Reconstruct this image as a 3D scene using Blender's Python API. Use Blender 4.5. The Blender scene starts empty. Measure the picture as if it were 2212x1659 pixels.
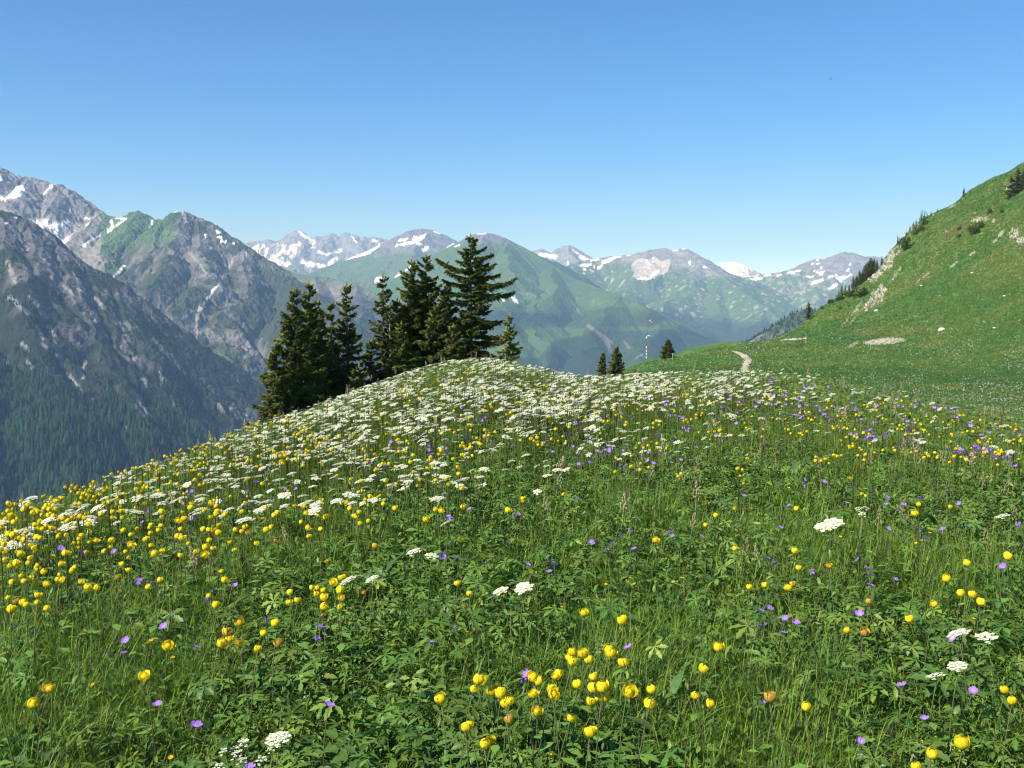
import bpy, math, random
import numpy as np
from mathutils import Vector

random.seed(7)
rng = np.random.default_rng(7)
scene = bpy.context.scene
COL = scene.collection
R_ = math.radians

# ------------------------------------------------------------------ camera model
W, H = 2212.0, 1659.0            # pixel grid in which the layout was measured
F, U0, VC, V0 = 2100.0, 1106.0, 829.5, 640.0
PITCH = math.atan((VC - V0) / F)
CZ = 1.62                        # eye height
CP, SP = math.cos(PITCH), math.sin(PITCH)

def px(u, v):
    """pixel -> (azimuth, drop per metre of horizontal distance)"""
    u = np.asarray(u, float); v = np.asarray(v, float)
    x = (u - U0) / F; y = (VC - v) / F
    wy = CP + y * SP; wz = y * CP - SP
    return np.arctan2(x, wy), -wz / np.hypot(x, wy)

def proj(x, y, z):
    """world -> pixel"""
    z = z - CZ
    d = y * CP - z * SP
    d = np.where(d < .01, .01, d)
    return U0 + F * x / d, VC - F * (y * SP + z * CP) / d

def at(u, v, D):
    th, t = px(u, v)
    return np.array([D * np.sin(th), D * np.cos(th), CZ - t * D]).T

# ------------------------------------------------------------------ noise
def _h(ix, iy, seed):
    h = (ix * 374761393 + iy * 668265263 + seed * 974634777) & 0xFFFFFFFF
    h = ((h ^ (h >> 13)) * 1274126177) & 0xFFFFFFFF
    h = ((h ^ (h >> 16)) * 2246822519) & 0xFFFFFFFF
    return h ^ (h >> 15)

def perlin(x, y, seed=0):
    x = np.asarray(x, float); y = np.asarray(y, float)
    x, y = np.broadcast_arrays(x, y)
    ix = np.floor(x).astype(np.int64); iy = np.floor(y).astype(np.int64)
    fx = x - ix; fy = y - iy
    def g(i, j):
        a = _h(ix + i, iy + j, seed) * (2 * np.pi / 4294967296.0)
        return np.cos(a) * (fx - i) + np.sin(a) * (fy - j)
    sx = fx * fx * fx * (fx * (fx * 6 - 15) + 10); sy = fy * fy * fy * (fy * (fy * 6 - 15) + 10)
    a = g(0, 0); b = g(1, 0); c = g(0, 1); d = g(1, 1)
    return 1.5 * ((a + (b - a) * sx) * (1 - sy) + (c + (d - c) * sx) * sy)

def fbm(x, y, o=4, seed=0, gain=.5):
    s = 0; a = 1; n = 0
    for i in range(o):
        s = s + a * perlin(x, y, seed + i * 17); n += a; a *= gain; x = x * 2.03 + 5.1; y = y * 2.03 + 1.7
    return s / n

def ridged(x, y, o=4, seed=0, gain=.5):
    s = 0; a = 1; n = 0
    for i in range(o):
        s = s + a * (1 - 2 * np.abs(perlin(x, y, seed + i * 17))); n += a; a *= gain; x = x * 2.07 + 3.3; y = y * 2.07 + 7.7
    return s / n

def sst(a, b, x):
    t = np.clip((x - a) / (b - a), 0, 1)
    return t * t * (3 - 2 * t)

# ------------------------------------------------------------------ mesh helpers
def mesh_np(name, V, T, col=None, mats=(), midx=None, smooth=False):
    V = np.ascontiguousarray(V, np.float32); T = np.ascontiguousarray(T, np.int32)
    me = bpy.data.meshes.new(name)
    me.vertices.add(len(V)); me.vertices.foreach_set('co', V.ravel())
    k = T.shape[1]
    me.loops.add(T.size); me.loops.foreach_set('vertex_index', T.ravel())
    me.polygons.add(len(T)); me.polygons.foreach_set('loop_start', np.arange(0, T.size, k, dtype=np.int32))
    for m in mats: me.materials.append(m)
    if midx is not None: me.polygons.foreach_set('material_index', np.ascontiguousarray(midx, np.int32))
    if smooth: me.polygons.foreach_set('use_smooth', np.ones(len(T), bool))
    if col is not None:
        at_ = me.attributes.new('col', 'FLOAT_COLOR', 'POINT')
        c = np.ones((len(V), 4), np.float32); c[:, :3] = col
        at_.data.foreach_set('color', c.ravel())
    me.update(); me.validate()
    return me

def link(name, me, parent=None, loc=None):
    o = bpy.data.objects.new(name, me); COL.objects.link(o)
    if parent is not None: o.parent = parent
    if loc is not None: o.location = loc
    return o

def tag(o, label=None, cat=None, group=None, kind=None):
    if label: o['label'] = label
    if cat: o['category'] = cat
    if group: o['group'] = group
    if kind: o['kind'] = kind
    return o

def empty(name, loc=(0, 0, 0), rz=0.0):
    o = bpy.data.objects.new(name, None); COL.objects.link(o)
    o.empty_display_size = .1; o.location = loc; o.rotation_euler = (0, 0, rz)
    return o

class MB:
    """gathers pieces into one triangle mesh with per-vertex colour and material index"""
    def __init__(s): s.V = []; s.T = []; s.C = []; s.M = []; s.n = 0
    def add(s, V, T, col=(1, 1, 1), m=0):
        V = np.asarray(V, float).reshape(-1, 3); T = np.asarray(T, int)
        s.V.append(V); s.T.append(T + s.n); s.n += len(V)
        c = np.empty((len(V), 3)); c[:] = col; s.C.append(c); s.M.append(np.full(len(T), m))
    def arrays(s): return np.concatenate(s.V), np.concatenate(s.T), np.concatenate(s.C), np.concatenate(s.M)
    def mesh(s, name, mats, smooth=False):
        V, T, C, M = s.arrays()
        return mesh_np(name, V, T, C, mats, M, smooth)

def grid_tris(nu, nv):
    i = np.arange(nu - 1)[:, None] * nv + np.arange(nv - 1)[None, :]
    i = i.ravel()
    return np.concatenate([np.stack([i, i + nv, i + nv + 1], 1), np.stack([i, i + nv + 1, i + 1], 1)])

def tube(pts, rad, n=5):
    """tapered tube along points -> V, T"""
    pts = np.asarray(pts, float); rad = np.broadcast_to(rad, len(pts))
    d = np.gradient(pts, axis=0); d /= np.linalg.norm(d, axis=1)[:, None] + 1e-9
    up = np.where(np.abs(d[:, 2:3]) > .9, [[1., 0, 0]], [[0, 0, 1.]])
    a = np.cross(d, up); a /= np.linalg.norm(a, axis=1)[:, None]; b = np.cross(d, a)
    ph = np.arange(n) * 2 * np.pi / n
    V = pts[:, None] + rad[:, None, None] * (a[:, None] * np.cos(ph)[None, :, None] + b[:, None] * np.sin(ph)[None, :, None])
    m = len(pts); V = V.reshape(-1, 3); T = []
    for i in range(m - 1):
        for j in range(n):
            k = (j + 1) % n
            T += [(i * n + j, i * n + k, (i + 1) * n + k), (i * n + j, (i + 1) * n + k, (i + 1) * n + j)]
    T += [((m - 1) * n, (m - 1) * n + j, (m - 1) * n + j + 1) for j in range(1, n - 1)]
    return V, np.array(T)

def rotz(a):
    c, s = np.cos(a), np.sin(a); z = np.zeros_like(a); o = np.ones_like(a)
    return np.stack([np.stack([c, -s, z], -1), np.stack([s, c, z], -1), np.stack([z, z, o], -1)], -2)
def rotx(a):
    c, s = np.cos(a), np.sin(a); z = np.zeros_like(a); o = np.ones_like(a)
    return np.stack([np.stack([o, z, z], -1), np.stack([z, c, -s], -1), np.stack([z, s, c], -1)], -2)
def roty(a):
    c, s = np.cos(a), np.sin(a); z = np.zeros_like(a); o = np.ones_like(a)
    return np.stack([np.stack([c, z, s], -1), np.stack([z, o, z], -1), np.stack([-s, z, c], -1)], -2)

def scatter_mesh(tv, tt, Mx, P, cols):
    """one template (n,3),(m,3) at many places -> V,T,C"""
    n = len(tv); N = len(P)
    V = np.einsum('kij,nj->kni', Mx, tv) + P[:, None, :]
    T = tt[None] + (np.arange(N) * n)[:, None, None]
    C = np.repeat(cols, n, axis=0)
    return V.reshape(-1, 3), T.reshape(-1, 3), C

def join(parts):
    V, T, C = [], [], []; n = 0
    for v, t, c in parts:
        V.append(v); T.append(t + n); C.append(c); n += len(v)
    return np.concatenate(V), np.concatenate(T), np.concatenate(C)

# ------------------------------------------------------------------ materials
def new_mat(name):
    m = bpy.data.materials.new(name); m.use_nodes = True
    nt = m.node_tree; nt.nodes.clear()
    return m, nt.nodes, nt.links

def mat_attr(name, rough=.7, spec=.25, transl=0.0, noise=None, bump=None, obj_rand=0.0, const=None, sheen=0.0):
    """albedo from the 'col' attribute (or a constant), varied by 3-D noise in world space"""
    m, N, L = new_mat(name)
    out = N.new('ShaderNodeOutputMaterial'); p = N.new('ShaderNodeBsdfPrincipled')
    p.inputs['Roughness'].default_value = rough; p.inputs['Specular IOR Level'].default_value = spec
    if const is None:
        a = N.new('ShaderNodeAttribute'); a.attribute_name = 'col'; c = a.outputs['Color']
    else:
        a = N.new('ShaderNodeRGB'); a.outputs[0].default_value = (*const, 1); c = a.outputs[0]
    if noise:
        geo = N.new('ShaderNodeNewGeometry')
        for sc_, amt in noise:
            tx = N.new('ShaderNodeTexNoise'); tx.inputs['Scale'].default_value = sc_; tx.inputs['Detail'].default_value = 5
            L.new(geo.outputs['Position'], tx.inputs['Vector'])
            mr = N.new('ShaderNodeMapRange'); mr.inputs[1].default_value = .25; mr.inputs[2].default_value = .75
            mr.inputs[3].default_value = 1 - amt; mr.inputs[4].default_value = 1 + amt
            L.new(tx.outputs['Fac'], mr.inputs[0])
            mx = N.new('ShaderNodeVectorMath'); mx.operation = 'SCALE'
            L.new(c, mx.inputs[0]); L.new(mr.outputs[0], mx.inputs['Scale']); c = mx.outputs[0]
    if obj_rand:
        oi = N.new('ShaderNodeObjectInfo'); mr = N.new('ShaderNodeMapRange')
        mr.inputs[3].default_value = 1 - obj_rand; mr.inputs[4].default_value = 1 + obj_rand
        L.new(oi.outputs['Random'], mr.inputs[0])
        mx = N.new('ShaderNodeVectorMath'); mx.operation = 'SCALE'
        L.new(c, mx.inputs[0]); L.new(mr.outputs[0], mx.inputs['Scale']); c = mx.outputs[0]
    L.new(c, p.inputs['Base Color'])
    if bump:
        geo = N.new('ShaderNodeNewGeometry'); tx = N.new('ShaderNodeTexNoise'); tx.inputs['Scale'].default_value = bump[0]; tx.inputs['Detail'].default_value = 6
        L.new(geo.outputs['Position'], tx.inputs['Vector'])
        b = N.new('ShaderNodeBump'); b.inputs['Strength'].default_value = 1; b.inputs['Distance'].default_value = bump[1]
        L.new(tx.outputs['Fac'], b.inputs['Height']); L.new(b.outputs[0], p.inputs['Normal'])
    if transl:
        tr = N.new('ShaderNodeBsdfTranslucent'); ms = N.new('ShaderNodeMixShader'); ms.inputs[0].default_value = transl
        L.new(c, tr.inputs['Color']); L.new(p.outputs[0], ms.inputs[1]); L.new(tr.outputs[0], ms.inputs[2])
        L.new(ms.outputs[0], out.inputs['Surface'])
    else:
        L.new(p.outputs[0], out.inputs['Surface'])
    return m

M_MOUNT = mat_attr('mountain_surface', .9, .1, noise=[(.012, .16), (.05, .28), (.16, .25)], bump=(.05, 11.0))
M_SNOWY = mat_attr('far_mountain_surface', .9, .1, noise=[(.008, .18)], bump=(.012, 18.0))
M_GROUND = mat_attr('meadow_ground', .95, .05, noise=[(.25, .2), (1.7, .25), (9, .3)])
M_LEAF = mat_attr('herb_leaf', .45, .35, transl=.38)
M_GRASS = mat_attr('grass_blade', .5, .3, transl=.4)
M_STEM = mat_attr('flower_stem', .6, .2)
M_PETAL = mat_attr('petal', .6, .1, transl=.38, obj_rand=.08)
M_WHITE = mat_attr('white_petal', .7, .15, transl=.3)
M_NEEDLE = mat_attr('spruce_needles', .6, .2, transl=.32)
M_BARK = mat_attr('bark', .95, .1, noise=[(9, .3)])
M_ROCK = mat_attr('limestone', .95, .1, noise=[(.5, .2), (2.5, .3)], bump=(1.2, .25))
M_PATH = mat_attr('gravel', .95, .1, noise=[(1.2, .15), (12, .2)])
M_FLAT = mat_attr('plain', .6, .3)
M_FOREST = mat_attr('far_conifers', .9, .05)

# ------------------------------------------------------------------ ground
SIL = np.array([(-700, 1400), (-400, 1240), (-150, 1130), (0, 1087), (100, 1062), (200, 1037), (300, 1002), (400, 967), (500, 928), (560, 905), (650, 880), (700, 862), (800, 826), (900, 792), (960, 777), (1010, 769),
                (1060, 768), (1100, 772), (1150, 785), (1200, 797), (1250, 807), (1300, 808), (1350, 803), (1400, 802), (1500, 797), (1600, 797), (1650, 795), (1700, 798), (1800, 812), (1900, 832), (2000, 856), (2100, 877),
                (2212, 895), (2400, 930), (2700, 980), (3000, 1020)], float)
CREST = np.array([(-700, 6), (0, 8), (300, 9.5), (600, 12.5), (850, 15), (1050, 17), (1300, 15), (1600, 18), (1800, 16), (2212, 12), (2700, 10)], float)
HC = CZ - .30
SKYR = np.array([(1100, 900), (1290, 880), (1345, 803), (1370, 790), (1400, 779), (1440, 774), (1460, 772), (1500, 762), (1540, 753), (1590, 744), (1640, 738), (1690, 728), (1710, 715), (1740, 690), (1760, 674), (1790, 652), (1830, 630), (1850, 618), (1880, 592),
                 (1895, 577), (1905, 557), (1920, 537), (1945, 511), (1960, 491), (1980, 474), (2000, 463), (2050, 441), (2080, 414), (2100, 403), (2130, 386), (2160, 376), (2180, 360), (2200, 349), (2212, 345), (2300, 312), (2450, 270), (2800, 200)], float)
MR = np.array([40, 60, 80, 100, 130, 170, 200, 240, 280, 330, 380, 430], float)
MC = [1100, 1290, 1345, 1400, 1460, 1540, 1640, 1700, 1750, 1800, 1900, 2000, 2100, 2212, 2350, 2600, 3000]
MRC = [130, 130, 150, 190, 200, 240, 280, 290, 350, 370, 400, 415, 420, 425, 428, 428, 428]
MV = np.array([
    [990, 985, 975, 960, 930, 940, 950, 960, 970, 980, 990, 990],
    [915, 905, 895, 890, 885, 890, 900, 910, 920, 930, 940, 950],
    [885, 862, 832, 816, 806, 803, 803, 803, 803, 803, 803, 803],
    [880, 857, 830, 813, 798, 784, 779, 779, 779, 779, 779, 779],
    [876, 852, 824, 807, 792, 778, 772, 772, 772, 772, 772, 772],
    [872, 848, 821, 804, 787, 769, 760, 753, 753, 753, 753, 753],
    [872, 848, 822, 805, 787, 767, 755, 745, 738, 738, 738, 738],
    [876, 850, 826, 808, 787, 766, 752, 741, 730, 722, 722, 722],
    [882, 853, 829, 809, 786, 765, 752, 739, 724, 698, 682, 682],
    [888, 857, 831, 809, 786, 763, 750, 735, 716, 680, 650, 646],
    [898, 864, 836, 812, 788, 763, 747, 729, 702, 648, 590, 570],
    [910, 872, 841, 816, 790, 762, 744, 720, 682, 605, 518, 463],
    [925, 884, 849, 821, 791, 758, 735, 700, 645, 550, 460, 403],
    [945, 899, 860, 828, 792, 750, 720, 672, 605, 500, 408, 345],
    [970, 920, 875, 838, 792, 738, 695, 630, 550, 440, 350, 290],
    [1000, 950, 890, 840, 775, 700, 640, 560, 470, 350, 270, 215],
    [1000, 950, 880, 820, 740, 640, 560, 460, 370, 260, 180, 130]], float)

TH = np.concatenate([np.linspace(-np.pi, -.97, 40), np.linspace(-.95, .95, 840), np.linspace(.97, np.pi, 40)])
RR = np.concatenate([[.01], np.geomspace(.3, 60, 230), np.linspace(62, 470, 190), np.geomspace(490, 1500, 24)])

def build_ground_table():
    thc = np.clip(TH, -.75, .75)
    uu = U0 + F * np.tan(thc) * (CP + (VC - 800) / F * SP)      # representative column for each azimuth
    vs = np.interp(uu, SIL[:, 0], SIL[:, 1]); D = np.interp(uu, CREST[:, 0], CREST[:, 1])
    k7 = np.ones(25) / 25
    D = np.convolve(np.pad(D, 12, mode='edge'), k7, mode='valid'); k3 = np.ones(9) / 9
    vs = np.convolve(np.pad(vs, 4, mode='edge'), k3, mode='valid')
    _, tc = px(uu, vs)
    k = 2 * HC / D - tc; q = HC / D ** 2
    r = RR[None]; k = k[:, None]; q = q[:, None]; Dc = D[:, None]; t_ = tc[:, None]
    slope = k - 2 * q * r
    lim = -(t_ + .085)
    lim = lim - sst(55, 170, r) * np.clip(.68 + lim, 0, 1)
    slope = np.where(r < Dc, slope, np.maximum(slope, lim))
    dz = np.diff(r, axis=1) * .5 * (slope[:, 1:] + slope[:, :-1])
    z = np.concatenate([np.zeros((len(TH), 1)), np.cumsum(dz, 1)], 1)
    canopy = z + .30
    zm = canopy - .30 * (1 - sst(40, 80, r))
    # middle ground: saddle with the path and the slope on the right
    Vc = np.array([np.interp(RR, MR, row) for row in MV])
    ci = np.interp(uu, MC, np.arange(len(MC))); i0 = np.clip(np.floor(ci).astype(int), 0, len(MC) - 2); w = (ci - i0)[:, None]
    Vg = Vc[i0] * (1 - w) + Vc[i0 + 1] * w
    rc = np.interp(uu, MC, MRC)[:, None]
    vsk = np.interp(uu, SKYR[:, 0], SKYR[:, 1])[:, None]
    vat = np.array([np.interp(rc[i, 0], RR, Vg[i]) for i in range(len(TH))])[:, None]
    Vg = Vg + (vsk - vat) * np.clip(r / rc, 0, 1) ** 5
    _, tg = px(uu[:, None] + 0 * r, Vg)
    zmid = CZ - tg * r
    zc = np.array([np.interp(rc[i, 0], RR, zmid[i]) for i in range(len(TH))])[:, None]
    over = np.clip(r - rc, 0, None)
    zmid = np.where(r > rc, zc - .5 * over * over / (over + 25), zmid)
    ker = np.array([1, 2, 3, 2, 1.]) / 9
    zs = zmid.copy()
    for i in range(len(TH)): zs[i, 2:-2] = np.convolve(zmid[i], ker, mode='valid')
    zmid = np.where(r < rc - 12, zs, zmid)
    zmid = np.where((r < 34) | (uu[:, None] < 1295), -999, zmid)
    out = np.maximum(zm, zmid)
    # soften far slopes, then a world-space relief
    x = r * np.sin(TH)[:, None]; y = r * np.cos(TH)[:, None]
    amp = sst(120, 260, r)
    out = out + amp * (4.0 * fbm(x / 46, y / 46, 3, 3) + .9 * ridged(x / 17, y / 17, 4, 9)) * (1 - .8 * np.exp(-((r - rc) / 9) ** 2))
    out = out + .035 * fbm(x / .9, y / .9, 3, 5) * sst(.5, 1.5, r) * (1 - sst(40, 90, r)) + .25 * fbm(x / 9, y / 9, 2, 6) * sst(40, 90, r)
    bw = sst(1.2, 2.1, np.abs(TH))[:, None]
    back = -.02 * r - .0004 * r * r
    out = out * (1 - bw) + back * bw
    return np.maximum(out, -930.0)
ZT = build_ground_table()

def zg(x, y):
    th = np.arctan2(x, y); r = np.hypot(x, y)
    i = np.clip(np.searchsorted(TH, th) - 1, 0, len(TH) - 2); j = np.clip(np.searchsorted(RR, r) - 1, 0, len(RR) - 2)
    a = np.clip((th - TH[i]) / (TH[i + 1] - TH[i]), 0, 1); b = np.clip((r - RR[j]) / (RR[j + 1] - RR[j]), 0, 1)
    return (ZT[i, j] * (1 - a) + ZT[i + 1, j] * a) * (1 - b) + (ZT[i, j + 1] * (1 - a) + ZT[i + 1, j + 1] * a) * b

RS = np.concatenate([np.geomspace(1.2, 40, 500), np.geomspace(41, 470, 500)])
def hit(u, v, h=0.0, rmin=1.2, rmax=470):
    """first ground point (raised by h) met by the ray of pixel u,v -> x, y, z of the ground there, range"""
    u = np.atleast_1d(np.asarray(u, float)); v = np.atleast_1d(np.asarray(v, float)); h = np.broadcast_to(h, u.shape)
    th, t = px(u, v)
    rs = RS[(RS >= rmin) & (RS <= rmax)]
    X = rs[None] * np.sin(th)[:, None]; Y = rs[None] * np.cos(th)[:, None]
    tt = (CZ - zg(X, Y) - h[:, None]) / rs[None]
    below = tt <= t[:, None]
    k = np.where(below.any(1), below.argmax(1), tt.argmin(1))
    rr = rs[k]
    k0 = np.clip(k - 1, 0, None); ar = np.arange(len(u))
    t1 = tt[ar, k]; t0 = tt[ar, k0]
    w = np.where((t0 > t) & (t1 <= t), (t0 - t) / np.maximum(t0 - t1, 1e-9), 1.0)
    rr = rs[k0] + (rr - rs[k0]) * w
    x = rr * np.sin(th); y = rr * np.cos(th)
    return x, y, zg(x, y), rr, below.any(1)

def in_poly(u, v, P):
    P = np.asarray(P, float); ins = np.zeros(np.shape(u), bool); n = len(P)
    for i in range(n):
        x1, y1 = P[i]; x2, y2 = P[(i + 1) % n]
        if y1 == y2: continue
        c = ((y1 > v) != (y2 > v)) & (u < (x2 - x1) * (v - y1) / (y2 - y1) + x1)
        ins ^= c
    return ins

def stroke(u, v, pts, w):
    """soft mask round a polyline"""
    d = np.full(np.shape(u), 1e9); pts = np.asarray(pts, float)
    if len(pts) == 1: pts = np.vstack([pts, pts + .01])
    for (x1, y1), (x2, y2) in zip(pts[:-1], pts[1:]):
        dx, dy = x2 - x1, y2 - y1; L2 = dx * dx + dy * dy + 1e-9
        t = np.clip(((u - x1) * dx + (v - y1) * dy) / L2, 0, 1)
        d = np.minimum(d, np.hypot(u - x1 - t * dx, v - y1 - t * dy))
    return d < w

def mixc(c, new, m):
    m = np.asarray(m, float)[..., None]
    return c * (1 - m) + np.asarray(new) * m

def hillcol(x, y):
    """turf colour: rich green, olive and dry straw patches drawn out along the slope"""
    r = np.hypot(x, y); th = np.arctan2(x, y)
    a = r * 1.0 - 330 * th; b = r * .35 + 300 * th                # across / along the fall of the slope
    n1 = fbm(x / 30, y / 30, 4, 21); n2 = fbm(a / 11, b / 30, 4, 22); n3 = fbm(x / 2.2, y / 2.2, 3, 23)
    up = sst(190, 330, r)
    c = np.empty(np.shape(x) + (3,)); c[:] = (.082, .160, .032)
    c = mixc(c, (.130, .172, .042), .75 * sst(-.05, .4, n1 * .6 + n2 * .7 + .12 * up))
    c = mixc(c, (.052, .130, .034), .65 * sst(.0, .35, -n1 * .6 - .3 * n2 + n3 * .3 + .14 * (1 - up)))
    c = mixc(c, (.17, .16, .065), .4 * sst(.28, .55, n2 + .4 * n3 + .1 * up))
    return c

def ground_object():
    x = RR[None] * np.sin(TH)[:, None]; y = RR[None] * np.cos(TH)[:, None]
    V = np.stack([x, y, ZT], -1)
    r = np.broadcast_to(RR[None], ZT.shape)
    c = np.empty(ZT.shape + (3,)); c[:] = (.04, .056, .02)                      # thatch under the herbs
    far = hillcol(x, y)
    c = mixc(c, 0, 0) * (1 - sst(18, 34, r))[..., None] + far * sst(18, 34, r)[..., None]
    nu, nv = ZT.shape
    T = grid_tris(nu, nv)[:, ::-1]
    me = mesh_np('ground', V.reshape(-1, 3), T, c.reshape(-1, 3), [M_GROUND], smooth=True)
    tag(link('ground', me), 'green alpine meadow sloping away to a saddle and a steep hillside', 'ground', kind='structure')
ground_object()

# ------------------------------------------------------------------ mountains
def mountain(name, label, ridges, urng, rrng, na, nr, slope=.8, L=1800, rib=(420, 70), fine=(120, 10), floor=-900., shade=None, mat=None, seed=1, shear=0.0, flat=0.0, jag=None):
    if jag:
        rj = np.random.default_rng(seed); R0 = ridges[0]; new = [R0[0]]
        for p, q in zip(R0[:-1], R0[1:]):
            m_ = max(1, int(abs(q[0] - p[0]) / 4.5))
            for k in range(1, m_):
                w_ = k / m_; u_ = p[0] + (q[0] - p[0]) * w_; on = jag[0] <= u_ <= jag[1]
                new.append((u_ + (rj.normal(0, .6) if on else 0), p[1] + (q[1] - p[1]) * w_ + (rj.normal(0, jag[2]) if on else 0), p[2] + (q[2] - p[2]) * w_))
            new.append(q)
        ridges = [new] + list(ridges[1:])
    segs = []; arc = 0
    for rd in ridges:
        P = at(np.array([p[0] for p in rd], float), np.array([p[1] for p in rd], float), np.array([p[2] for p in rd], float))
        for a, b in zip(P[:-1], P[1:]):
            segs.append((a, b, arc)); arc += math.hypot(b[0] - a[0], b[1] - a[1])
        arc += 977
    th0, _ = px(urng[0], 640.); th1, _ = px(urng[1], 640.)
    th = np.linspace(th0, th1, na)[:, None]; r = np.linspace(rrng[0], rrng[1], nr)[None]
    x = r * np.sin(th); y = r * np.cos(th)
    # distance to the skyline ridge: relief may wander freely away from it, not on it
    dsky = np.full(x.shape, 1e9); nsky = len(ridges[0]) - 1
    for a, b, s0 in segs[:nsky]:
        d = b[:2] - a[:2]; L2 = (d * d).sum() + 1e-6
        t = np.clip(((x - a[0]) * d[0] + (y - a[1]) * d[1]) / L2, 0, 1)
        dsky = np.minimum(dsky, np.hypot(x - a[0] - t * d[0], y - a[1] - t * d[1]))
    fs = sst(20, 420, dsky); wl = rib[0] * 1.9; wa = rib[0] * .62
    wx = x + fs * (wa * fbm(x / wl, y / wl, 4, seed + 50, .6)); wy = y + fs * (wa * fbm(x / wl + 9, y / wl, 4, seed + 51, .6))
    best = np.full(x.shape, -1e9); bs = np.zeros_like(x); bd = np.zeros_like(x)
    for a, b, s0 in segs:
        d = b[:2] - a[:2]; L2 = (d * d).sum() + 1e-6
        t = np.clip(((wx - a[0]) * d[0] + (wy - a[1]) * d[1]) / L2, 0, 1)
        de = np.hypot(wx - a[0] - t * d[0], wy - a[1] - t * d[1])
        zz = a[2] + t * (b[2] - a[2]) - slope * L * np.log1p(np.maximum(de - flat, 0) / L)
        m = zz > best
        best = np.where(m, zz, best); bs = np.where(m, s0 + t * math.sqrt(L2), bs); bd = np.where(m, de, bd)
    lam, amp = rib
    cw = bs + shear * bd + .6 * lam * fbm(x / (1.3 * lam), y / (1.3 * lam), 4, seed + 3, .6)
    ribs = ridged(cw / lam, bd / (lam * 3.0), 5, seed + 5, .6)
    vary = .35 + .65 * sst(-.35, .45, fbm(x / (2.6 * lam), y / (2.6 * lam), 3, seed + 4))
    z = best + amp * vary * (ribs - .45) * sst(0, lam * .9, bd)
    lf, af = fine
    z = z + af * ridged(x / lf, y / lf, 4, seed + 7, .6) * sst(0, lf * .6, bd) + af * .35 * fbm(x / (lf * .35), y / (lf * .35), 3, seed + 8)
    z = z + af * .4 * ridged(x / (lf * .38), y / (lf * .38), 4, seed + 31, .65) * sst(0, lf * .4, bd)
    z = np.maximum(z, floor + 30 * fbm(x / 400, y / 400, 3, seed + 9))
    V = np.stack([x, y, z], -1)
    nx = np.cross(np.gradient(V, axis=0), np.gradient(V, axis=1)); nx /= np.linalg.norm(nx, axis=-1)[..., None] + 1e-9
    up = np.abs(nx[..., 2])
    u, v = proj(x, y, z)
    jit = 4.0 * fbm(x / (lf * .8), y / (lf * .8), 4, seed + 12, .65); jv = 4.0 * fbm(x / (lf * .8) + 30, y / (lf * .8), 4, seed + 13, .65)
    info = dict(x=x, y=y, z=z, u=u, v=v, uj=u + jit, vj=v + jv, up=up, dist=bd, ribs=ribs, n1=fbm(x / 260, y / 260, 5, seed + 20, .6), n2=fbm(x / 70, y / 70, 4, seed + 21, .6), n3=fbm(x / 900, y / 900, 4, seed + 22), seed=seed)
    c = shade(info)
    T = grid_tris(na, nr)[:, ::-1]
    me = mesh_np(name, V.reshape(-1, 3), T, c.reshape(-1, 3), [mat or M_MOUNT], smooth=True)
    o = tag(link(name, me), label, 'mountain', kind='structure')
    return o, info

ROCK = (.19, .19, .20); ROCKD = (.10, .10, .105); SCREE = (.42, .41, .40); SNOW = (.86, .87, .90)
GRASS = (.050, .115, .022); OLIVE = (.075, .115, .03); WOOD = (.010, .025, .012); WOODL = (.03, .055, .02); DRY = (.16, .14, .07)
def z1(*p): return [(x * .25, 328.4 + y * .25) for x, y in p]
def z2(*p): return [(483.9 + x * .3047, 466.6 + y * .3047) for x, y in p]
def z3(*p): return [(1036.9 + x * .3047, 466.6 + y * .3047) for x, y in p]
def z4(*p): return [(1624.5 + x * .1719, 483.9 + y * .1719) for x, y in p]
def z5(*p): return [(x * .25, 743.1 + y * .25) for x, y in p]
def put(c, i, items, col, k=1.0):
    for kind, pts, w in items:
        m = in_poly(i['uj'], i['vj'], pts) if kind == 'p' else stroke(i['uj'], i['vj'], pts, w)
        c = mixc(c, col, m * k)
    return c

def base(i, rock=ROCK, dark=ROCKD):
    c = np.empty(i['x'].shape + (3,)); c[:] = rock
    c = mixc(c, dark, sst(-.1, .5, i['n2'] + .3 * i['n1']) * .7)
    st = perlin((i['z'] + .38 * i['x'] + .25 * i['y'] + 60 * i['n1'] + 14 * i['n2']) / 34., i['dist'] / 240., i['seed'] + 44)   # dipping rock strata
    return c * (1 + .42 * st)[..., None]

# far jagged snowy peaks
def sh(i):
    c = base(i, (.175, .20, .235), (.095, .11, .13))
    c = mixc(c, OLIVE, sst(560, 600, i['v'] + 60 * i['n3']) * .8)
    sn = in_poly(i['uj'], i['vj'], z2((170, 240), (250, 195), (390, 190), (520, 215), (500, 300), (450, 360), (330, 330), (240, 270)))
    c = mixc(c, SNOW, sn & (i['n2'] + .7 * i['n1'] > .03))
    return put(c, i, [('s', z2((530, 115), (600, 160), (640, 195)), 3.5), ('s', z2((470, 220), (535, 200)), 3), ('s', z2((600, 240), (640, 215)), 2.5), ('s', z2((555, 325), (640, 350), (725, 355), (790, 305)), 4.5),
                      ('s', z2((665, 250), (720, 275), (825, 240)), 2.5), ('s', z2((905, 150), (945, 190)), 2), ('s', z2((1060, 175), (1085, 180)), 3), ('s', z2((1100, 205), (1140, 195), (1170, 180)), 2), ('s', z2((380, 320), (450, 335)), 3)], SNOW)
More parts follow.
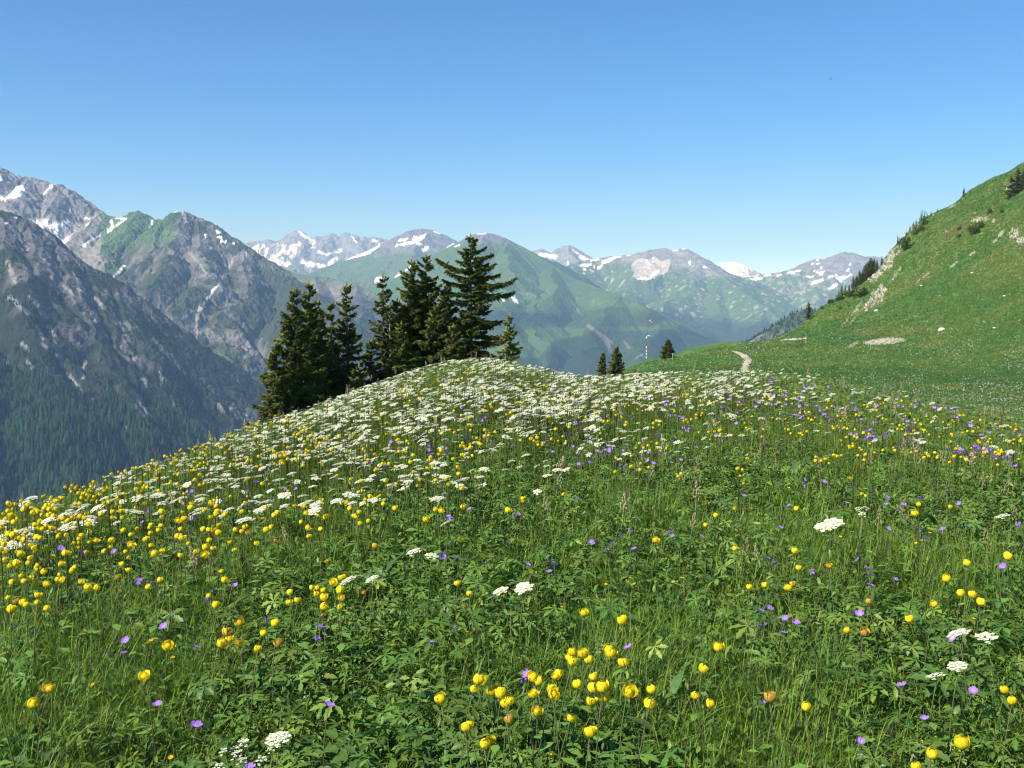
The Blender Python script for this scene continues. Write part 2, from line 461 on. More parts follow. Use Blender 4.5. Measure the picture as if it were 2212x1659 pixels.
mountain('mountain', 'jagged grey far peaks streaked with snow left of the domed summit',
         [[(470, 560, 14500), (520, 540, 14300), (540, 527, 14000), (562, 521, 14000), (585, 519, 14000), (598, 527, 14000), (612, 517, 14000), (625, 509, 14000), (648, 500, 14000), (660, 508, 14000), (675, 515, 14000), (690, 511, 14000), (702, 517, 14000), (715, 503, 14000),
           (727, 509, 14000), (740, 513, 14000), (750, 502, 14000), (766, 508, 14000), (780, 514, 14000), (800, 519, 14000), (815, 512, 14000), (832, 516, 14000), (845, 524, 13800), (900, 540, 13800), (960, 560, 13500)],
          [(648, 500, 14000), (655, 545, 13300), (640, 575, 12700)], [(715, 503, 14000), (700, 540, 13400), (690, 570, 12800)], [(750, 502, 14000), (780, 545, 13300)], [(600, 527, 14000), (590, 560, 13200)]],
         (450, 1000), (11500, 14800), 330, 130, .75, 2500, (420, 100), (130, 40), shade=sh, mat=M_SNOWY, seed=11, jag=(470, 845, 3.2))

# pointed far peak in the gap
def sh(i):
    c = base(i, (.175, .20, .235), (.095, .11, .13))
    return put(c, i, [('s', z3((430, 275), (530, 290)), 4.5), ('s', z3((715, 290), (775, 322)), 4), ('s', z3((625, 325), (625, 352)), 2), ('s', z3((660, 240), (690, 265)), 1.5)], SNOW)
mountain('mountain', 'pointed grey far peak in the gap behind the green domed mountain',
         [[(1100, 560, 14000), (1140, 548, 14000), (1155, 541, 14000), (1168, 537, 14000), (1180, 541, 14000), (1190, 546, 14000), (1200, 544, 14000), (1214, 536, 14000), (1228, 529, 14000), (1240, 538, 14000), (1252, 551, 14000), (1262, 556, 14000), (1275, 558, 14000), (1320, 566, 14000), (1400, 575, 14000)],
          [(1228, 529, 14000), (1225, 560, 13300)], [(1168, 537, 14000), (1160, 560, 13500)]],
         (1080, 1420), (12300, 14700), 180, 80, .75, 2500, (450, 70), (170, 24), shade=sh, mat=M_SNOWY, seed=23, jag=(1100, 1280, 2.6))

# white far dome
def sh(i):
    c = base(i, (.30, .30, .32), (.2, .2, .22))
    return mixc(c, SNOW, (i['n2'] + .5 * i['n1'] > -.35 + sst(1585, 1635, i['u']) * .5))
mountain('mountain', 'snow white far dome showing above the saddle between two nearer mountains',
         [[(1480, 590, 17000), (1530, 578, 17000), (1548, 571, 17000), (1562, 567, 17000), (1582, 565, 17000), (1598, 568, 17000), (1612, 575, 17000), (1626, 583, 17000), (1642, 589, 17000), (1700, 600, 17000)], [(1582, 565, 17000), (1590, 590, 16400)]],
         (1460, 1720), (15600, 17600), 120, 60, .6, 2500, (500, 60), (200, 20), shade=sh, mat=M_SNOWY, seed=31)

# domed summit with snow and its long green ridge
def sh(i):
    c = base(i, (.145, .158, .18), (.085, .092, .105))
    c = mixc(c, GRASS, sst(530, 560, i['v'] + 26 * i['n1']) * .85)
    c = mixc(c, OLIVE, .5 * sst(0, .4, i['n3']))
    c = mixc(c, SCREE, .45 * sst(.25, .5, i['n2']) * sst(600, 520, i['v']))
    return put(c, i, [('s', z2((865, 302), (960, 280), (1030, 255), (1100, 205)), 3.2), ('p', z2((1230, 200), (1330, 175), (1345, 140), (1375, 150), (1435, 120), (1420, 165), (1370, 185), (1310, 200), (1250, 212)), 0), ('s', z2((1370, 195), (1400, 207)), 2.5),
                      ('s', z2((1405, 240), (1440, 225)), 3.5), ('s', z2((1590, 225), (1625, 205)), 3), ('s', z2((1290, 385), (1340, 345)), 2.2), ('p', z2((1205, 445), (1240, 395), (1245, 412), (1275, 398), (1245, 430)), 0),
                      ('p', z2((1058, 455), (1085, 435), (1120, 420), (1110, 450), (1095, 485), (1070, 480)), 0), ('s', z2((1240, 175), (1290, 165), (1300, 155)), 1.8), ('s', z2((1490, 110), (1530, 125)), 1.5), ('s', z2((1220, 215), (1228, 200)), 2.5)], SNOW)
mountain('mountain', 'domed grey summit with snow patches above long green slopes',
         [[(560, 640, 9000), (620, 612, 9400), (680, 588, 9800), (740, 566, 10100), (790, 546, 10300), (845, 523, 10300), (868, 506, 10300), (890, 496, 10300), (910, 493, 10300), (930, 495, 10300), (950, 503, 10300), (964, 515, 10200), (976, 526, 10100), (1000, 536, 10000), (1060, 560, 9800)],
          [(910, 493, 10300), (900, 560, 9300), (860, 640, 8400)], [(845, 523, 10300), (800, 590, 9300), (780, 650, 8600)], [(976, 526, 10100), (960, 600, 9000)]],
         (500, 1120), (7400, 11000), 400, 220, .55, 2600, (430, 70), (150, 13), shade=sh, seed=41)

# rocky flat topped mountain
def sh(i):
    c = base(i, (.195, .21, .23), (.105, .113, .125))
    gr = sst(570, 592, i['v'] + 30 * i['n1'] + np.where(i['u'] > 1490, -18, 0) + np.where(i['u'] < 1370, 16, 0))
    c = mixc(c, GRASS, gr * .9)
    c = mixc(c, OLIVE, .4 * gr * sst(0, .4, i['n3']))
    c = mixc(c, WOOD, .85 * gr * sst(650, 720, i['v'] + 70 * i['n3'] + 30 * i['n1']))
    c = mixc(c, SCREE, .7 * gr * (sst(.35, .5, i['n2'] + .3 * i['ribs']) * sst(740, 640, i['v'])))
    c = put(c, i, [('p', z3((1075, 345), (1120, 300), (1180, 305), (1230, 295), (1290, 320), (1350, 300), (1345, 370), (1320, 405), (1250, 435), (1190, 450), (1110, 455), (1085, 400)), 0)], (.45, .44, .43), .9)
    return put(c, i, [('s', z3((790, 314), (835, 306)), 2.5), ('s', z3((870, 332), (930, 305)), 3), ('s', z3((950, 295), (990, 288)), 2.2), ('s', z3((715, 352), (785, 345)), 2.8), ('s', z3((735, 375), (750, 380)), 2), ('s', z3((838, 372), (862, 350)), 2.4), ('s', z3((1040, 282), (1060, 278)), 1.5),
                      ('s', z3((1215, 432), (1262, 392)), 3.6), ('s', z3((1120, 445), (1195, 445)), 2), ('s', z3((1180, 310), (1200, 345)), 1.8), ('s', z3((1225, 300), (1228, 330)), 1.6), ('s', z3((1370, 240), (1400, 240)), 2.4), ('s', z3((1440, 232), (1455, 230)), 2.2), ('s', z3((1490, 322), (1490, 334)), 2.2), ('s', z3((1585, 358), (1602, 366)), 1.8),
                      ('s', z3((780, 380), (800, 395)), 1.6), ('s', z3((735, 400), (737, 410)), 1.5), ('s', z3((810, 350), (812, 365)), 1.4)], SNOW)
mountain('mountain', 'flat topped rocky mountain with a pale scree bowl and green lower slopes',
         [[(1180, 590, 9500), (1230, 572, 10000), (1252, 565, 10300), (1280, 559, 10500), (1320, 554, 10500), (1350, 551, 10500), (1372, 549, 10500), (1390, 544, 10500), (1402, 540, 10500), (1420, 538, 10500), (1440, 537, 10500), (1452, 541, 10500), (1462, 538, 10500), (1480, 536, 10500), (1492, 543, 10500), (1504, 555, 10400), (1516, 567, 10200),
           (1535, 578, 10000), (1560, 598, 9600), (1590, 618, 9200), (1620, 640, 8800), (1650, 660, 8500), (1680, 685, 8200), (1720, 715, 7900), (1760, 745, 7600)],
          [(1516, 567, 10200), (1480, 610, 9300), (1440, 660, 8600), (1400, 720, 8000)], [(1402, 540, 10500), (1370, 600, 9500), (1320, 640, 9000)], [(1280, 559, 10500), (1250, 600, 9700)], [(1560, 598, 9600), (1540, 660, 8700), (1520, 740, 7900)], [(1650, 660, 8500), (1640, 730, 7700), (1630, 790, 7200)]],
         (1150, 1790), (6300, 11200), 420, 260, .62, 2600, (380, 75), (130, 15), shade=sh, seed=53, jag=(1375, 1560, 1.3))

# right-hand far mountain
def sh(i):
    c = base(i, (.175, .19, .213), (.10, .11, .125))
    gr = sst(566, 600, i['v'] + 34 * i['n1'] - np.where(i['u'] > 1760, 22, 0))
    c = mixc(c, GRASS, gr * .9); c = mixc(c, OLIVE, .5 * gr * sst(0, .4, i['n3']))
    c = mixc(c, SCREE, .55 * gr * sst(.2, .5, i['ribs'] * .5 + i['n2']) * sst(730, 640, i['v']))
    c = mixc(c, WOOD, .7 * sst(680, 740, i['v'] + 60 * i['n3']))
    return put(c, i, [('s', z4(a, b), w) for a, b, w in [((-400, 610), (-340, 625), 2.5), ((-330, 640), (-280, 645), 2.2), ((-300, 680), (-230, 690), 2.4), ((-230, 650), (-120, 665), 2.4), ((-300, 710), (-250, 735), 2), ((-170, 690), (-120, 700), 2), ((-250, 745), (-160, 800), 1.8), ((-90, 660), (-20, 650), 2.2),
                      ((-90, 705), (80, 690), 2.4), ((0, 652), (80, 640), 2), ((90, 690), (125, 688), 1.8), ((205, 607), (310, 600), 1.9), ((160, 648), (230, 638), 1.7), ((330, 602), (382, 594), 1.7), ((420, 566), (462, 560), 1.6), ((445, 625), (490, 600), 2.2), ((555, 592), (602, 588), 2), ((320, 655), (360, 632), 1.5), ((505, 615), (525, 607), 1.8),
                      ((745, 752), (820, 722), 2.6), ((820, 722), (885, 703), 3), ((975, 662), (1050, 650), 2.8), ((1060, 682), (1150, 665), 3), ((1110, 715), (1240, 635), 2), ((975, 818), (1050, 758), 3), ((1020, 785), (1060, 762), 3.5), ((1195, 590), (1215, 570), 2), ((1225, 515), (1240, 505), 1.6), ((750, 507), (830, 500), 1.7), ((690, 655), (735, 668), 2.2), ((735, 668), (772, 650), 2), ((820, 455), (835, 458), 1.4), ((865, 545), (875, 560), 1.6)]]
               + [('p', z4((765, 578), (800, 590), (850, 610), (915, 585), (900, 640), (850, 645), (830, 620)), 0)], SNOW)
mountain('mountain', 'grey and green far mountain with snow bars beside the right hillside',
         [[(1500, 620, 10500), (1550, 597, 11000), (1580, 592, 11300), (1620, 596, 11500), (1660, 592, 11500), (1700, 584, 11500), (1735, 572, 11500), (1755, 561, 11500), (1768, 559, 11500), (1780, 560, 11500), (1790, 555, 11500), (1800, 558, 11500), (1810, 549, 11500), (1820, 545, 11500), (1830, 547, 11500), (1840, 545, 11500), (1852, 549, 11500), (1862, 557, 11500), (1880, 554, 11500), (1920, 560, 11500), (1980, 600, 11500), (2060, 640, 11000), (2200, 690, 10500)],
          [(1820, 545, 11500), (1760, 610, 10500), (1740, 670, 9600)], [(1700, 584, 11500), (1690, 640, 10500), (1680, 690, 9600)], [(1862, 557, 11500), (1830, 640, 10200), (1800, 720, 9200)], [(1620, 596, 11500), (1630, 650, 10500), (1650, 690, 9900)]],
         (1480, 2230), (8000, 12200), 420, 240, .6, 2600, (360, 75), (130, 15), shade=sh, seed=67, jag=(1700, 1900, 1.5))

# big green domed mountain, middle
def sh(i):
    c = base(i, (.15, .16, .175), (.09, .096, .105))
    gr = sst(516, 536, i['v'] + 10 * i['n1'])
    c = mixc(c, GRASS, gr * .92); c = mixc(c, OLIVE, .55 * gr * sst(-.05, .4, i['n3'] + .3 * i['n1']))
    c = mixc(c, (.03, .065, .022), .6 * gr * sst(0, .35, -i['n3'] + .5 * i['n1']))
    wood = sst(640, 700, i['v'] + 55 * i['n3'] + 36 * i['n1'])
    c = mixc(c, WOOD, .62 * gr * wood)
    c = put(c, i, [('p', z3((1180, 720), (1230, 672), (1275, 720), (1255, 775), (1180, 790)), 0), ('p', z3((470, 960), (560, 880), (700, 850), (800, 840), (890, 870), (960, 980), (900, 1060), (820, 1200), (500, 1200)), 0),
                   ('p', z3((1210, 860), (1330, 800), (1420, 810), (1700, 850), (1720, 1000), (1400, 1100), (1180, 1000)), 0), ('p', z3((0, 660), (420, 690), (620, 700), (600, 750), (300, 790), (0, 800)), 0)], WOOD, .68)
    c = put(c, i, [('p', z3((-100, 850), (150, 840), (380, 800), (560, 785), (760, 800), (720, 850), (560, 870), (470, 930), (420, 1000), (300, 1010), (-100, 1000)), 0), ('p', z3((790, 790), (1000, 775), (1190, 790), (1330, 735), (1430, 760), (1380, 800), (1200, 815), (900, 815)), 0),
                   ('p', z3((250, 585), (560, 560), (860, 600), (1000, 590), (1120, 640), (900, 650), (500, 630), (250, 620)), 0)], (.07, .14, .035), .6)
    c = put(c, i, [('s', z3((640, 610), (720, 700)), 1.6), ('s', z3((770, 780), (850, 840), (900, 890), (930, 960)), 4), ('s', z3((880, 850), (940, 900)), 3), ('s', z3((1020, 890), (1060, 940)), 1.8), ('s', z3((1110, 1010), (1150, 980)), 2.2), ('s', z3((1300, 745), (1315, 770)), 1.8), ('s', z3((430, 660), (445, 668)), 1.6), ('s', z3((375, 560), (395, 565)), 2.4), ('s', z3((270, 545), (370, 550)), 1.2), ('s', z3((470, 520), (495, 550)), 1.2), ('s', z3((800, 600), (790, 640)), 1.)], (.22, .21, .17), .6)
    return put(c, i, [('s', z2((1800, 122), (1850, 122)), 3), ('p', z2((2020, 560), (2055, 555), (2085, 595), (2090, 620), (2060, 610)), 0), ('p', z2((1955, 565), (1970, 565), (1990, 605), (1975, 605)), 0), ('s', z2((1640, 215), (1670, 205)), 1.5)], SNOW)
mountain('mountain', 'broad green domed mountain with forest and pasture terraces in the middle',
         [[(900, 580, 7400), (940, 555, 7500), (975, 537, 7600), (995, 523, 7700), (1012, 512, 7700), (1028, 504, 7700), (1045, 503, 7700), (1062, 504, 7700), (1080, 509, 7700), (1092, 516, 7700), (1100, 523, 7700), (1125, 532, 7600), (1155, 548, 7500), (1195, 572, 7300), (1240, 600, 7000), (1290, 620, 6700), (1340, 640, 6400), (1390, 660, 6200), (1425, 680, 6000), (1450, 702, 5900), (1480, 720, 5800), (1540, 735, 5600), (1600, 770, 5400), (1680, 820, 5200)],
          [(1045, 503, 7700), (1000, 580, 6800), (960, 660, 6000), (930, 760, 5300)], [(1092, 516, 7700), (1090, 600, 6600), (1100, 690, 5700), (1110, 780, 5000)], [(1195, 572, 7300), (1180, 650, 6300), (1190, 740, 5400), (1200, 830, 4800)], [(1340, 640, 6400), (1310, 700, 5700), (1300, 780, 5000)], [(1425, 680, 6000), (1410, 750, 5300), (1400, 810, 4900)]],
         (780, 1720), (4200, 8300), 560, 320, .6, 2500, (420, 55), (120, 10), shade=sh, seed=71)

# rocky forested spur behind the spruces
def sh(i):
    c = base(i, (.145, .15, .15), (.08, .082, .082))
    g = sst(-.15, .2, i['n1'] + .35 * i['n2'] - .2 * i['ribs'])
    c = mixc(c, OLIVE, g * .9)
    c = mixc(c, WOOD, sst(625, 700, i['v'] + 50 * i['n1']) * .8)
    c = mixc(c, GRASS, .8 * sst(612, 596, i['v'] + 20 * i['n1']))
    return c
mountain('mountain', 'dark forested rocky spur seen behind the spruces',
         [[(560, 560, 5600), (610, 578, 5600), (640, 592, 5500), (680, 596, 5400), (710, 600, 5400), (740, 607, 5300), (770, 614, 5200), (800, 628, 5100), (840, 645, 5000), (870, 662, 4900), (910, 700, 4700), (960, 745, 4500), (1010, 790, 4300)],
          [(680, 596, 5400), (690, 680, 4600), (700, 770, 4000)], [(770, 614, 5200), (780, 700, 4400), (790, 790, 3900)], [(610, 578, 5600), (600, 680, 4700), (600, 780, 4100)], [(840, 645, 5000), (850, 740, 4200), (860, 820, 3800)]],
         (520, 1080), (3400, 6000), 330, 200, .75, 2200, (260, 55), (80, 12), shade=sh, seed=83)

# left back massif with the green summit
def sh(i):
    c = base(i, (.17, .168, .163), (.10, .099, .096))
    green = np.maximum(sst(205, 232, i['u'] + 30 * i['n1'] + (470 - i['v']) * .0), sst(560, 620, i['v'] + 40 * i['n1'] - 60 * sst(200, 100, i['u'])))
    c = mixc(c, (.25, .24, .21), sst(445, 470, i['v']) * .5 * sst(140, 180, i['u']))
    c = mixc(c, GRASS, green * .9); c = mixc(c, OLIVE, .5 * green * sst(-.1, .4, i['n1'] + .4 * i['n2']))
    c = mixc(c, ROCKD, .5 * green * sst(.2, .5, i['n2'] - .3 * i['n1']))
    c = put(c, i, [('p', z1((250, 560), (620, 600), (740, 560), (660, 680), (560, 790), (500, 790), (380, 680)), 0)], (.34, .33, .32), .85)
    return put(c, i, [('p', z1((150, 290), (200, 290), (215, 325), (165, 395), (30, 402), (110, 340)), 0), ('p', z1((258, 578), (290, 562), (365, 625), (375, 678), (330, 640)), 0),
                      ('p', z1((365, 605), (405, 580), (430, 622), (510, 615), (550, 595), (600, 592), (560, 665), (530, 655), (515, 640), (500, 710), (480, 700), (450, 665), (390, 640)), 0), ('s', z1((485, 745), (495, 752)), 3.5), ('s', z1((525, 790), (590, 748)), 3), ('s', z1((435, 295), (445, 300)), 2.5),
                      ('s', z1((930, 680), (975, 645), (958, 590)), 2.6), ('s', z1((720, 815), (790, 765), (862, 723)), 2.6), ('s', z1((1005, 638), (1090, 570)), 2), ('s', z1((995, 572), (1060, 575)), 1.8), ('s', z1((1315, 590), (1300, 650), (1265, 730)), 2.8), ('s', z1((1180, 835), (1100, 950), (985, 1078)), 2.4),
                      ('s', z1((675, 580), (680, 600)), 2), ('s', z1((720, 578), (770, 572)), 1.5), ('s', z1((745, 635), (765, 620)), 1.5), ('s', z1((0, 215), (10, 240)), 2.5), ('s', z1((0, 385), (40, 420)), 2.5), ('s', z1((1338, 573), (1400, 572)), 1.2), ('s', z1((450, 290), (380, 350)), 1.2)], SNOW)
mountain('mountain', 'tall grey massif with snow in its bowl and a green summit at far left',
         [[(-420, 250, 5800), (-300, 300, 5800), (-200, 290, 5800), (-100, 330, 5800), (-30, 348, 5800), (0, 361, 5800), (8, 374, 5800), (25, 378, 5800), (50, 382, 5800), (80, 386, 5800), (95, 395, 5750), (112, 396, 5700), (130, 402, 5700), (150, 412, 5650), (165, 426, 5600), (182, 440, 5600), (190, 443, 5600), (205, 455, 5550), (215, 459, 5500), (240, 466, 5500), (252, 471, 5450), (272, 470, 5400), (285, 461, 5350), (298, 454, 5300), (315, 461, 5300), (331, 471, 5300), (350, 472, 5300), (420, 500, 5300)],
          [(298, 454, 5300), (262, 500, 4950), (225, 560, 4500), (200, 620, 4150)], [(215, 459, 5500), (170, 520, 5000), (130, 580, 4600)], [(60, 383, 5800), (40, 430, 5350)], [(130, 402, 5700), (110, 445, 5350)], [(-100, 330, 5800), (-120, 420, 5000)]],
         (-420, 460), (3700, 6300), 480, 260, .85, 2600, (240, 60), (85, 22), shade=sh, seed=97, jag=(-400, 205, 2.6))

# grey rocky mountain left of the spruces
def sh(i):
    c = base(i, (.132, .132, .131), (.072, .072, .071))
    g = sst(-.22, .18, i['n1'] + .45 * i['n2'] - .25 * i['ribs'] + sst(500, 640, i['v']) * .22 + .25 * sst(520, 600, i['u']) * sst(560, 660, i['v']))
    c = mixc(c, (.032, .048, .019), g * .92)
    c = mixc(c, GRASS, .8 * sst(395, 360, i['u'] + 16 * i['n1']) * sst(560, 500, i['v'] + 20 * i['n1']))
    c = mixc(c, WOOD, .8 * sst(760, 860, i['v'] + 60 * i['n1'] + .25 * (i['u'] - 500)))
    c = put(c, i, [('s', z1((1700, 1660), (1698, 1420), (1800, 1250), (1900, 1130), (1990, 980), (2010, 930)), 2.6), ('s', z1((1740, 1330), (1700, 1420)), 5), ('s', z1((1780, 1050), (1720, 960), (1640, 880)), 1.5), ('s', z1((1590, 520), (1600, 600)), 4)], (.30, .29, .28), .9)
    return put(c, i, [('p', z1((1760, 705), (1785, 700), (1795, 740), (1770, 738)), 0), ('s', z1((1870, 685), (1900, 695)), 2.2), ('s', z1((1885, 735), (1920, 740)), 2.4), ('s', z1((1910, 770), (1945, 780)), 2.4), ('s', z1((1815, 830), (1825, 828)), 1.8), ('s', z1((2122, 865), (2128, 885)), 1.5), ('s', z1((1515, 522), (1535, 518)), 1.4), ('s', z1((2010, 780), (2025, 785)), 1.4),
                      ('s', z1((1830, 1200), (1870, 1160)), 1.6), ('s', z1((1795, 1255), (1815, 1240)), 1.6)], SNOW)
mountain('mountain', 'steep grey rocky mountain with a pale gully left of the spruces',
         [[(300, 520, 5000), (335, 490, 4950), (352, 474, 4900), (372, 462, 4900), (385, 456, 4900), (397, 454, 4900), (410, 460, 4900), (425, 467, 4900), (440, 475, 4850), (456, 482, 4800), (472, 494, 4750), (500, 511, 4700), (530, 531, 4650), (545, 541, 4600), (560, 551, 4600), (585, 566, 4500), (605, 580, 4450), (630, 599, 4400), (660, 618, 4300), (700, 646, 4200), (760, 700, 4000), (840, 770, 3800)],
          [(397, 454, 4900), (370, 540, 4350), (330, 620, 3950), (310, 700, 3600), (330, 800, 3300)], [(425, 467, 4900), (440, 560, 4300), (425, 640, 3900), (400, 720, 3600), (390, 830, 3250)], [(530, 531, 4650), (520, 620, 4100), (480, 710, 3700), (480, 820, 3300), (490, 900, 3050)], [(630, 599, 4400), (620, 680, 3900), (590, 780, 3450), (580, 880, 3100)], [(352, 474, 4900), (318, 540, 4500), (265, 600, 4150)]],
         (230, 900), (2750, 5300), 520, 330, .95, 2500, (200, 62), (70, 20), shade=sh, seed=101, jag=(370, 660, 1.0))

# near dark ridge at left, forest at its foot
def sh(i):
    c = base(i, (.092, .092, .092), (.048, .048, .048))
    g = sst(-.34, .0, i['n1'] + .5 * i['n2'] - .35 * i['ribs'] + .35 * sst(520, 800, i['v'] - .3 * i['u']))
    c = mixc(c, (.017, .027, .012), g * .95)
    c = mixc(c, (.025, .041, .015), .7 * sst(.1, .4, i['n3'] + .3 * i['n1']) * g)
    woods = sst(0, 40, i['v'] - (795 + .30 * i['u']) + 70 * i['n1'])
    c = mixc(c, WOOD, .92 * woods)
    items = [z5((180, 0), (240, 40)), z5((360, 0), (400, 30)), z5((470, 0), (520, 90), (540, 200)), z5((240, 150), (290, 210)), z5((580, 270), (650, 340), (720, 420), (810, 490), (850, 590)), z5((680, 200), (720, 280)), z5((740, 150), (720, 220)), z5((1050, 20), (1080, 60)), z5((1150, 80), (1180, 150)), z5((1390, 220), (1390, 350)), z5((1170, 420), (1230, 520), (1290, 600), (1300, 680)),
             z5((1340, 690), (1440, 740)), z5((1480, 450), (1510, 560), (1590, 610), (1660, 700), (1740, 840)), z5((1890, 520), (1940, 590)), z5((2000, 550), (2080, 640)), z5((2110, 600), (2140, 650)), z5((930, 640), (970, 690)), z5((1080, 700), (1120, 720)), z5((1180, 700), (1230, 740)), z5((300, 330), (340, 380)), z5((640, 520), (670, 560)), z5((1500, 780), (1570, 860)), z5((1240, 300), (1290, 360)), z5((20, 120), (50, 190)),
             z1((640, 1040), (690, 1220), (730, 1390)), z1((430, 1080), (510, 1210)), z1((60, 960), (130, 1120)), z1((240, 1240), (330, 1330), (400, 1440)), z1((420, 1500), (490, 1640)), z1((80, 1250), (240, 1400)), z1((320, 1500), (370, 1620)), z1((820, 1260), (900, 1350)), z1((800, 1400), (830, 1460)), z1((560, 1150), (650, 1250)), z1((100, 640), (240, 840)), z1((340, 880), (420, 960)), z1((320, 620), (560, 860)), z1((1040, 1480), (1100, 1580))]
    for k, s in enumerate(items):
        c = mixc(c, (.215, .21, .205), .85 * stroke(i['uj'] + 2 * i['n2'], i['vj'], s, 3.4 + (k % 3)))
    return put(c, i, [('s', z5((475, 90), (495, 105)), 2.2), ('s', z1((120, 565), (145, 570)), 1.8), ('s', z1((40, 612), (65, 618)), 1.6)], SNOW)
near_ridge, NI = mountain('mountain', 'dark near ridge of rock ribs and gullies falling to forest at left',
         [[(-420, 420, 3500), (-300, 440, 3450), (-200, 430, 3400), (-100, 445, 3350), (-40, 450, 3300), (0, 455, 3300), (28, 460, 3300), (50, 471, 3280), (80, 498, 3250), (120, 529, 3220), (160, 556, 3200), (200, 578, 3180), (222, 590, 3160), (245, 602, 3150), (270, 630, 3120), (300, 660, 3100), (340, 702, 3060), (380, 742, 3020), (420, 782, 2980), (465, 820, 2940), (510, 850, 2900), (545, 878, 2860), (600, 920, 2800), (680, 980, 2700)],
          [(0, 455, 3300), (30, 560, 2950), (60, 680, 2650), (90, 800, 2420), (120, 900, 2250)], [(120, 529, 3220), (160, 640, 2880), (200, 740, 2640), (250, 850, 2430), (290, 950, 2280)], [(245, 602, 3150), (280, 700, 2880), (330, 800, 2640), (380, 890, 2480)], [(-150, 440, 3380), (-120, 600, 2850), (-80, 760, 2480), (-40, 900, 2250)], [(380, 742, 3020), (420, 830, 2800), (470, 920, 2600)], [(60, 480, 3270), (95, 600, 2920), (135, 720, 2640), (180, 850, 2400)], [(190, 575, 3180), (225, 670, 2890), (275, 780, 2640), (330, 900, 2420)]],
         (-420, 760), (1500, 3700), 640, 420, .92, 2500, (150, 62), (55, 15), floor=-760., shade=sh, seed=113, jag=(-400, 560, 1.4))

# forested spur in front of the right far mountain
def sh(i):
    c = base(i, (.26, .25, .24), (.16, .155, .15))
    return mixc(mixc(c, (.04, .075, .025), .9 * sst(-.3, .1, i['n1'])), WOODL, .8 * sst(-.2, .3, i['n2'] + i['n3']))
spur, SI = mountain('mountain', 'dark wooded spur dropping into the valley left of the right hillside',
         [[(1500, 850, 2100), (1560, 800, 2200), (1620, 748, 2350), (1660, 717, 2480), (1700, 692, 2600), (1735, 668, 2700), (1752, 664, 2750), (1775, 672, 2750), (1820, 700, 2800), (1900, 740, 2800)], [(1700, 692, 2600), (1690, 740, 2300)], [(1752, 664, 2750), (1740, 720, 2400)]],
         (1480, 1960), (1700, 3100), 220, 100, .7, 1600, (140, 24), (50, 8), floor=-600, shade=sh, seed=127)

# valley floor to the horizon
nn = 90
gx = np.linspace(-32000, 32000, nn); X, Y = np.meshgrid(gx, gx + 14000, indexing='ij')
Zv = -940 + 30 * fbm(X / 3000, Y / 3000, 3, 77)
cv = np.empty(X.shape + (3,)); cv[:] = (.05, .085, .03); cv = mixc(cv, WOOD, sst(-.1, .2, fbm(X / 2500, Y / 2500, 4, 78)))
tag(link('valley', mesh_np('valley', np.stack([X, Y, Zv], -1).reshape(-1, 3), grid_tris(nn, nn), cv.reshape(-1, 3), [M_SNOWY], smooth=True)), 'wide green valley floor under the mountains', 'terrain', kind='structure')

# ------------------------------------------------------------------ far woods (cones on the slopes)
def cone_wood(name, label, info, mask, n, hgt, seed):
    r2 = np.random.default_rng(seed)
    idx = np.flatnonzero(mask.ravel())
    w = info['dist'].ravel()[idx] * 0 + 1
    pick = r2.choice(idx, n, replace=True)
    st = np.abs(np.gradient(info['x'], axis=0)).ravel()[pick]
    P = np.stack([info['x'].ravel()[pick], info['y'].ravel()[pick], info['z'].ravel()[pick]], 1)
    P[:, 0] += r2.normal(0, 1.8, n)
    P[:, 2] -= 1.5
    m = 6; a = np.arange(m) * 2 * np.pi / m
    ring = lambda rr, z: np.stack([rr * np.cos(a), rr * np.sin(a), np.full(m, z)], 1)
    tv = np.concatenate([ring(.19, .08), ring(.12, .45), [[0, 0, 1.]]])
    tv[::2, :2] *= 1.25
    tt = []
    for j in range(m):
        k = (j + 1) % m
        tt += [(j, k, m + k), (j, m + k, m + j), (m + j, m + k, 2 * m)]
    h = hgt * r2.uniform(.6, 1.25, n)
    Mx = rotz(r2.uniform(0, 6.28, n)) * np.stack([h * r2.uniform(.75, 1.2, n), h * r2.uniform(.75, 1.2, n), h], 1)[:, None, :]
    base_c = np.array([.012, .032, .010]) * r2.uniform(.45, 1.7, n)[:, None] * np.stack([r2.uniform(.8, 1.6, n), np.ones(n), r2.uniform(.8, 1.2, n)], 1)
    V, T, C = scatter_mesh(tv, np.array(tt), Mx, P, base_c)
    tag(link(name, mesh_np(name, V, T, C, [M_FOREST])), label, 'forest', kind='stuff')
woods_line = NI['v'] - (800 + .30 * NI['u']) + 60 * NI['n1']
vis = (NI['u'] > -120) & (NI['u'] < 640) & (NI['v'] < 1180)
cone_wood('conifer_forest', 'dark conifer forest covering the lower slope at left', NI, vis & (woods_line > 0), 9000, 23, 3)
cone_wood('conifer_scrub', 'scattered dark conifers and scrub among the rock ribs of the near ridge', NI, vis & (woods_line < 0) & (NI['v'] > 560 + .5 * NI['u'] * 0) & (NI['n1'] + .4 * NI['n2'] - .3 * NI['ribs'] > -.02), 6000, 8, 4)
cone_wood('spur_forest', 'dark conifers on the wooded spur beside the right hillside', SI, (SI['u'] > 1540) & (SI['u'] < 1850) & (SI['n1'] > -.1), 1600, 11, 5)
# ================================================================== PART3
# ------------------------------------------------------------------ meadow ground cover
SIDE = False
def samp(n, r0, r1, p=.2, span=.60):
    w = rng.uniform(0, 1, n); e = p + 1
    r = (r0 ** e + w * (r1 ** e - r0 ** e)) ** (1 / e)
    th = rng.uniform(-span, span, n)
    if SIDE: th = np.sign(th) * rng.uniform(.58, 1.35, n)      # the meadow goes on to both sides of the view
    return r * np.sin(th), r * np.cos(th), r

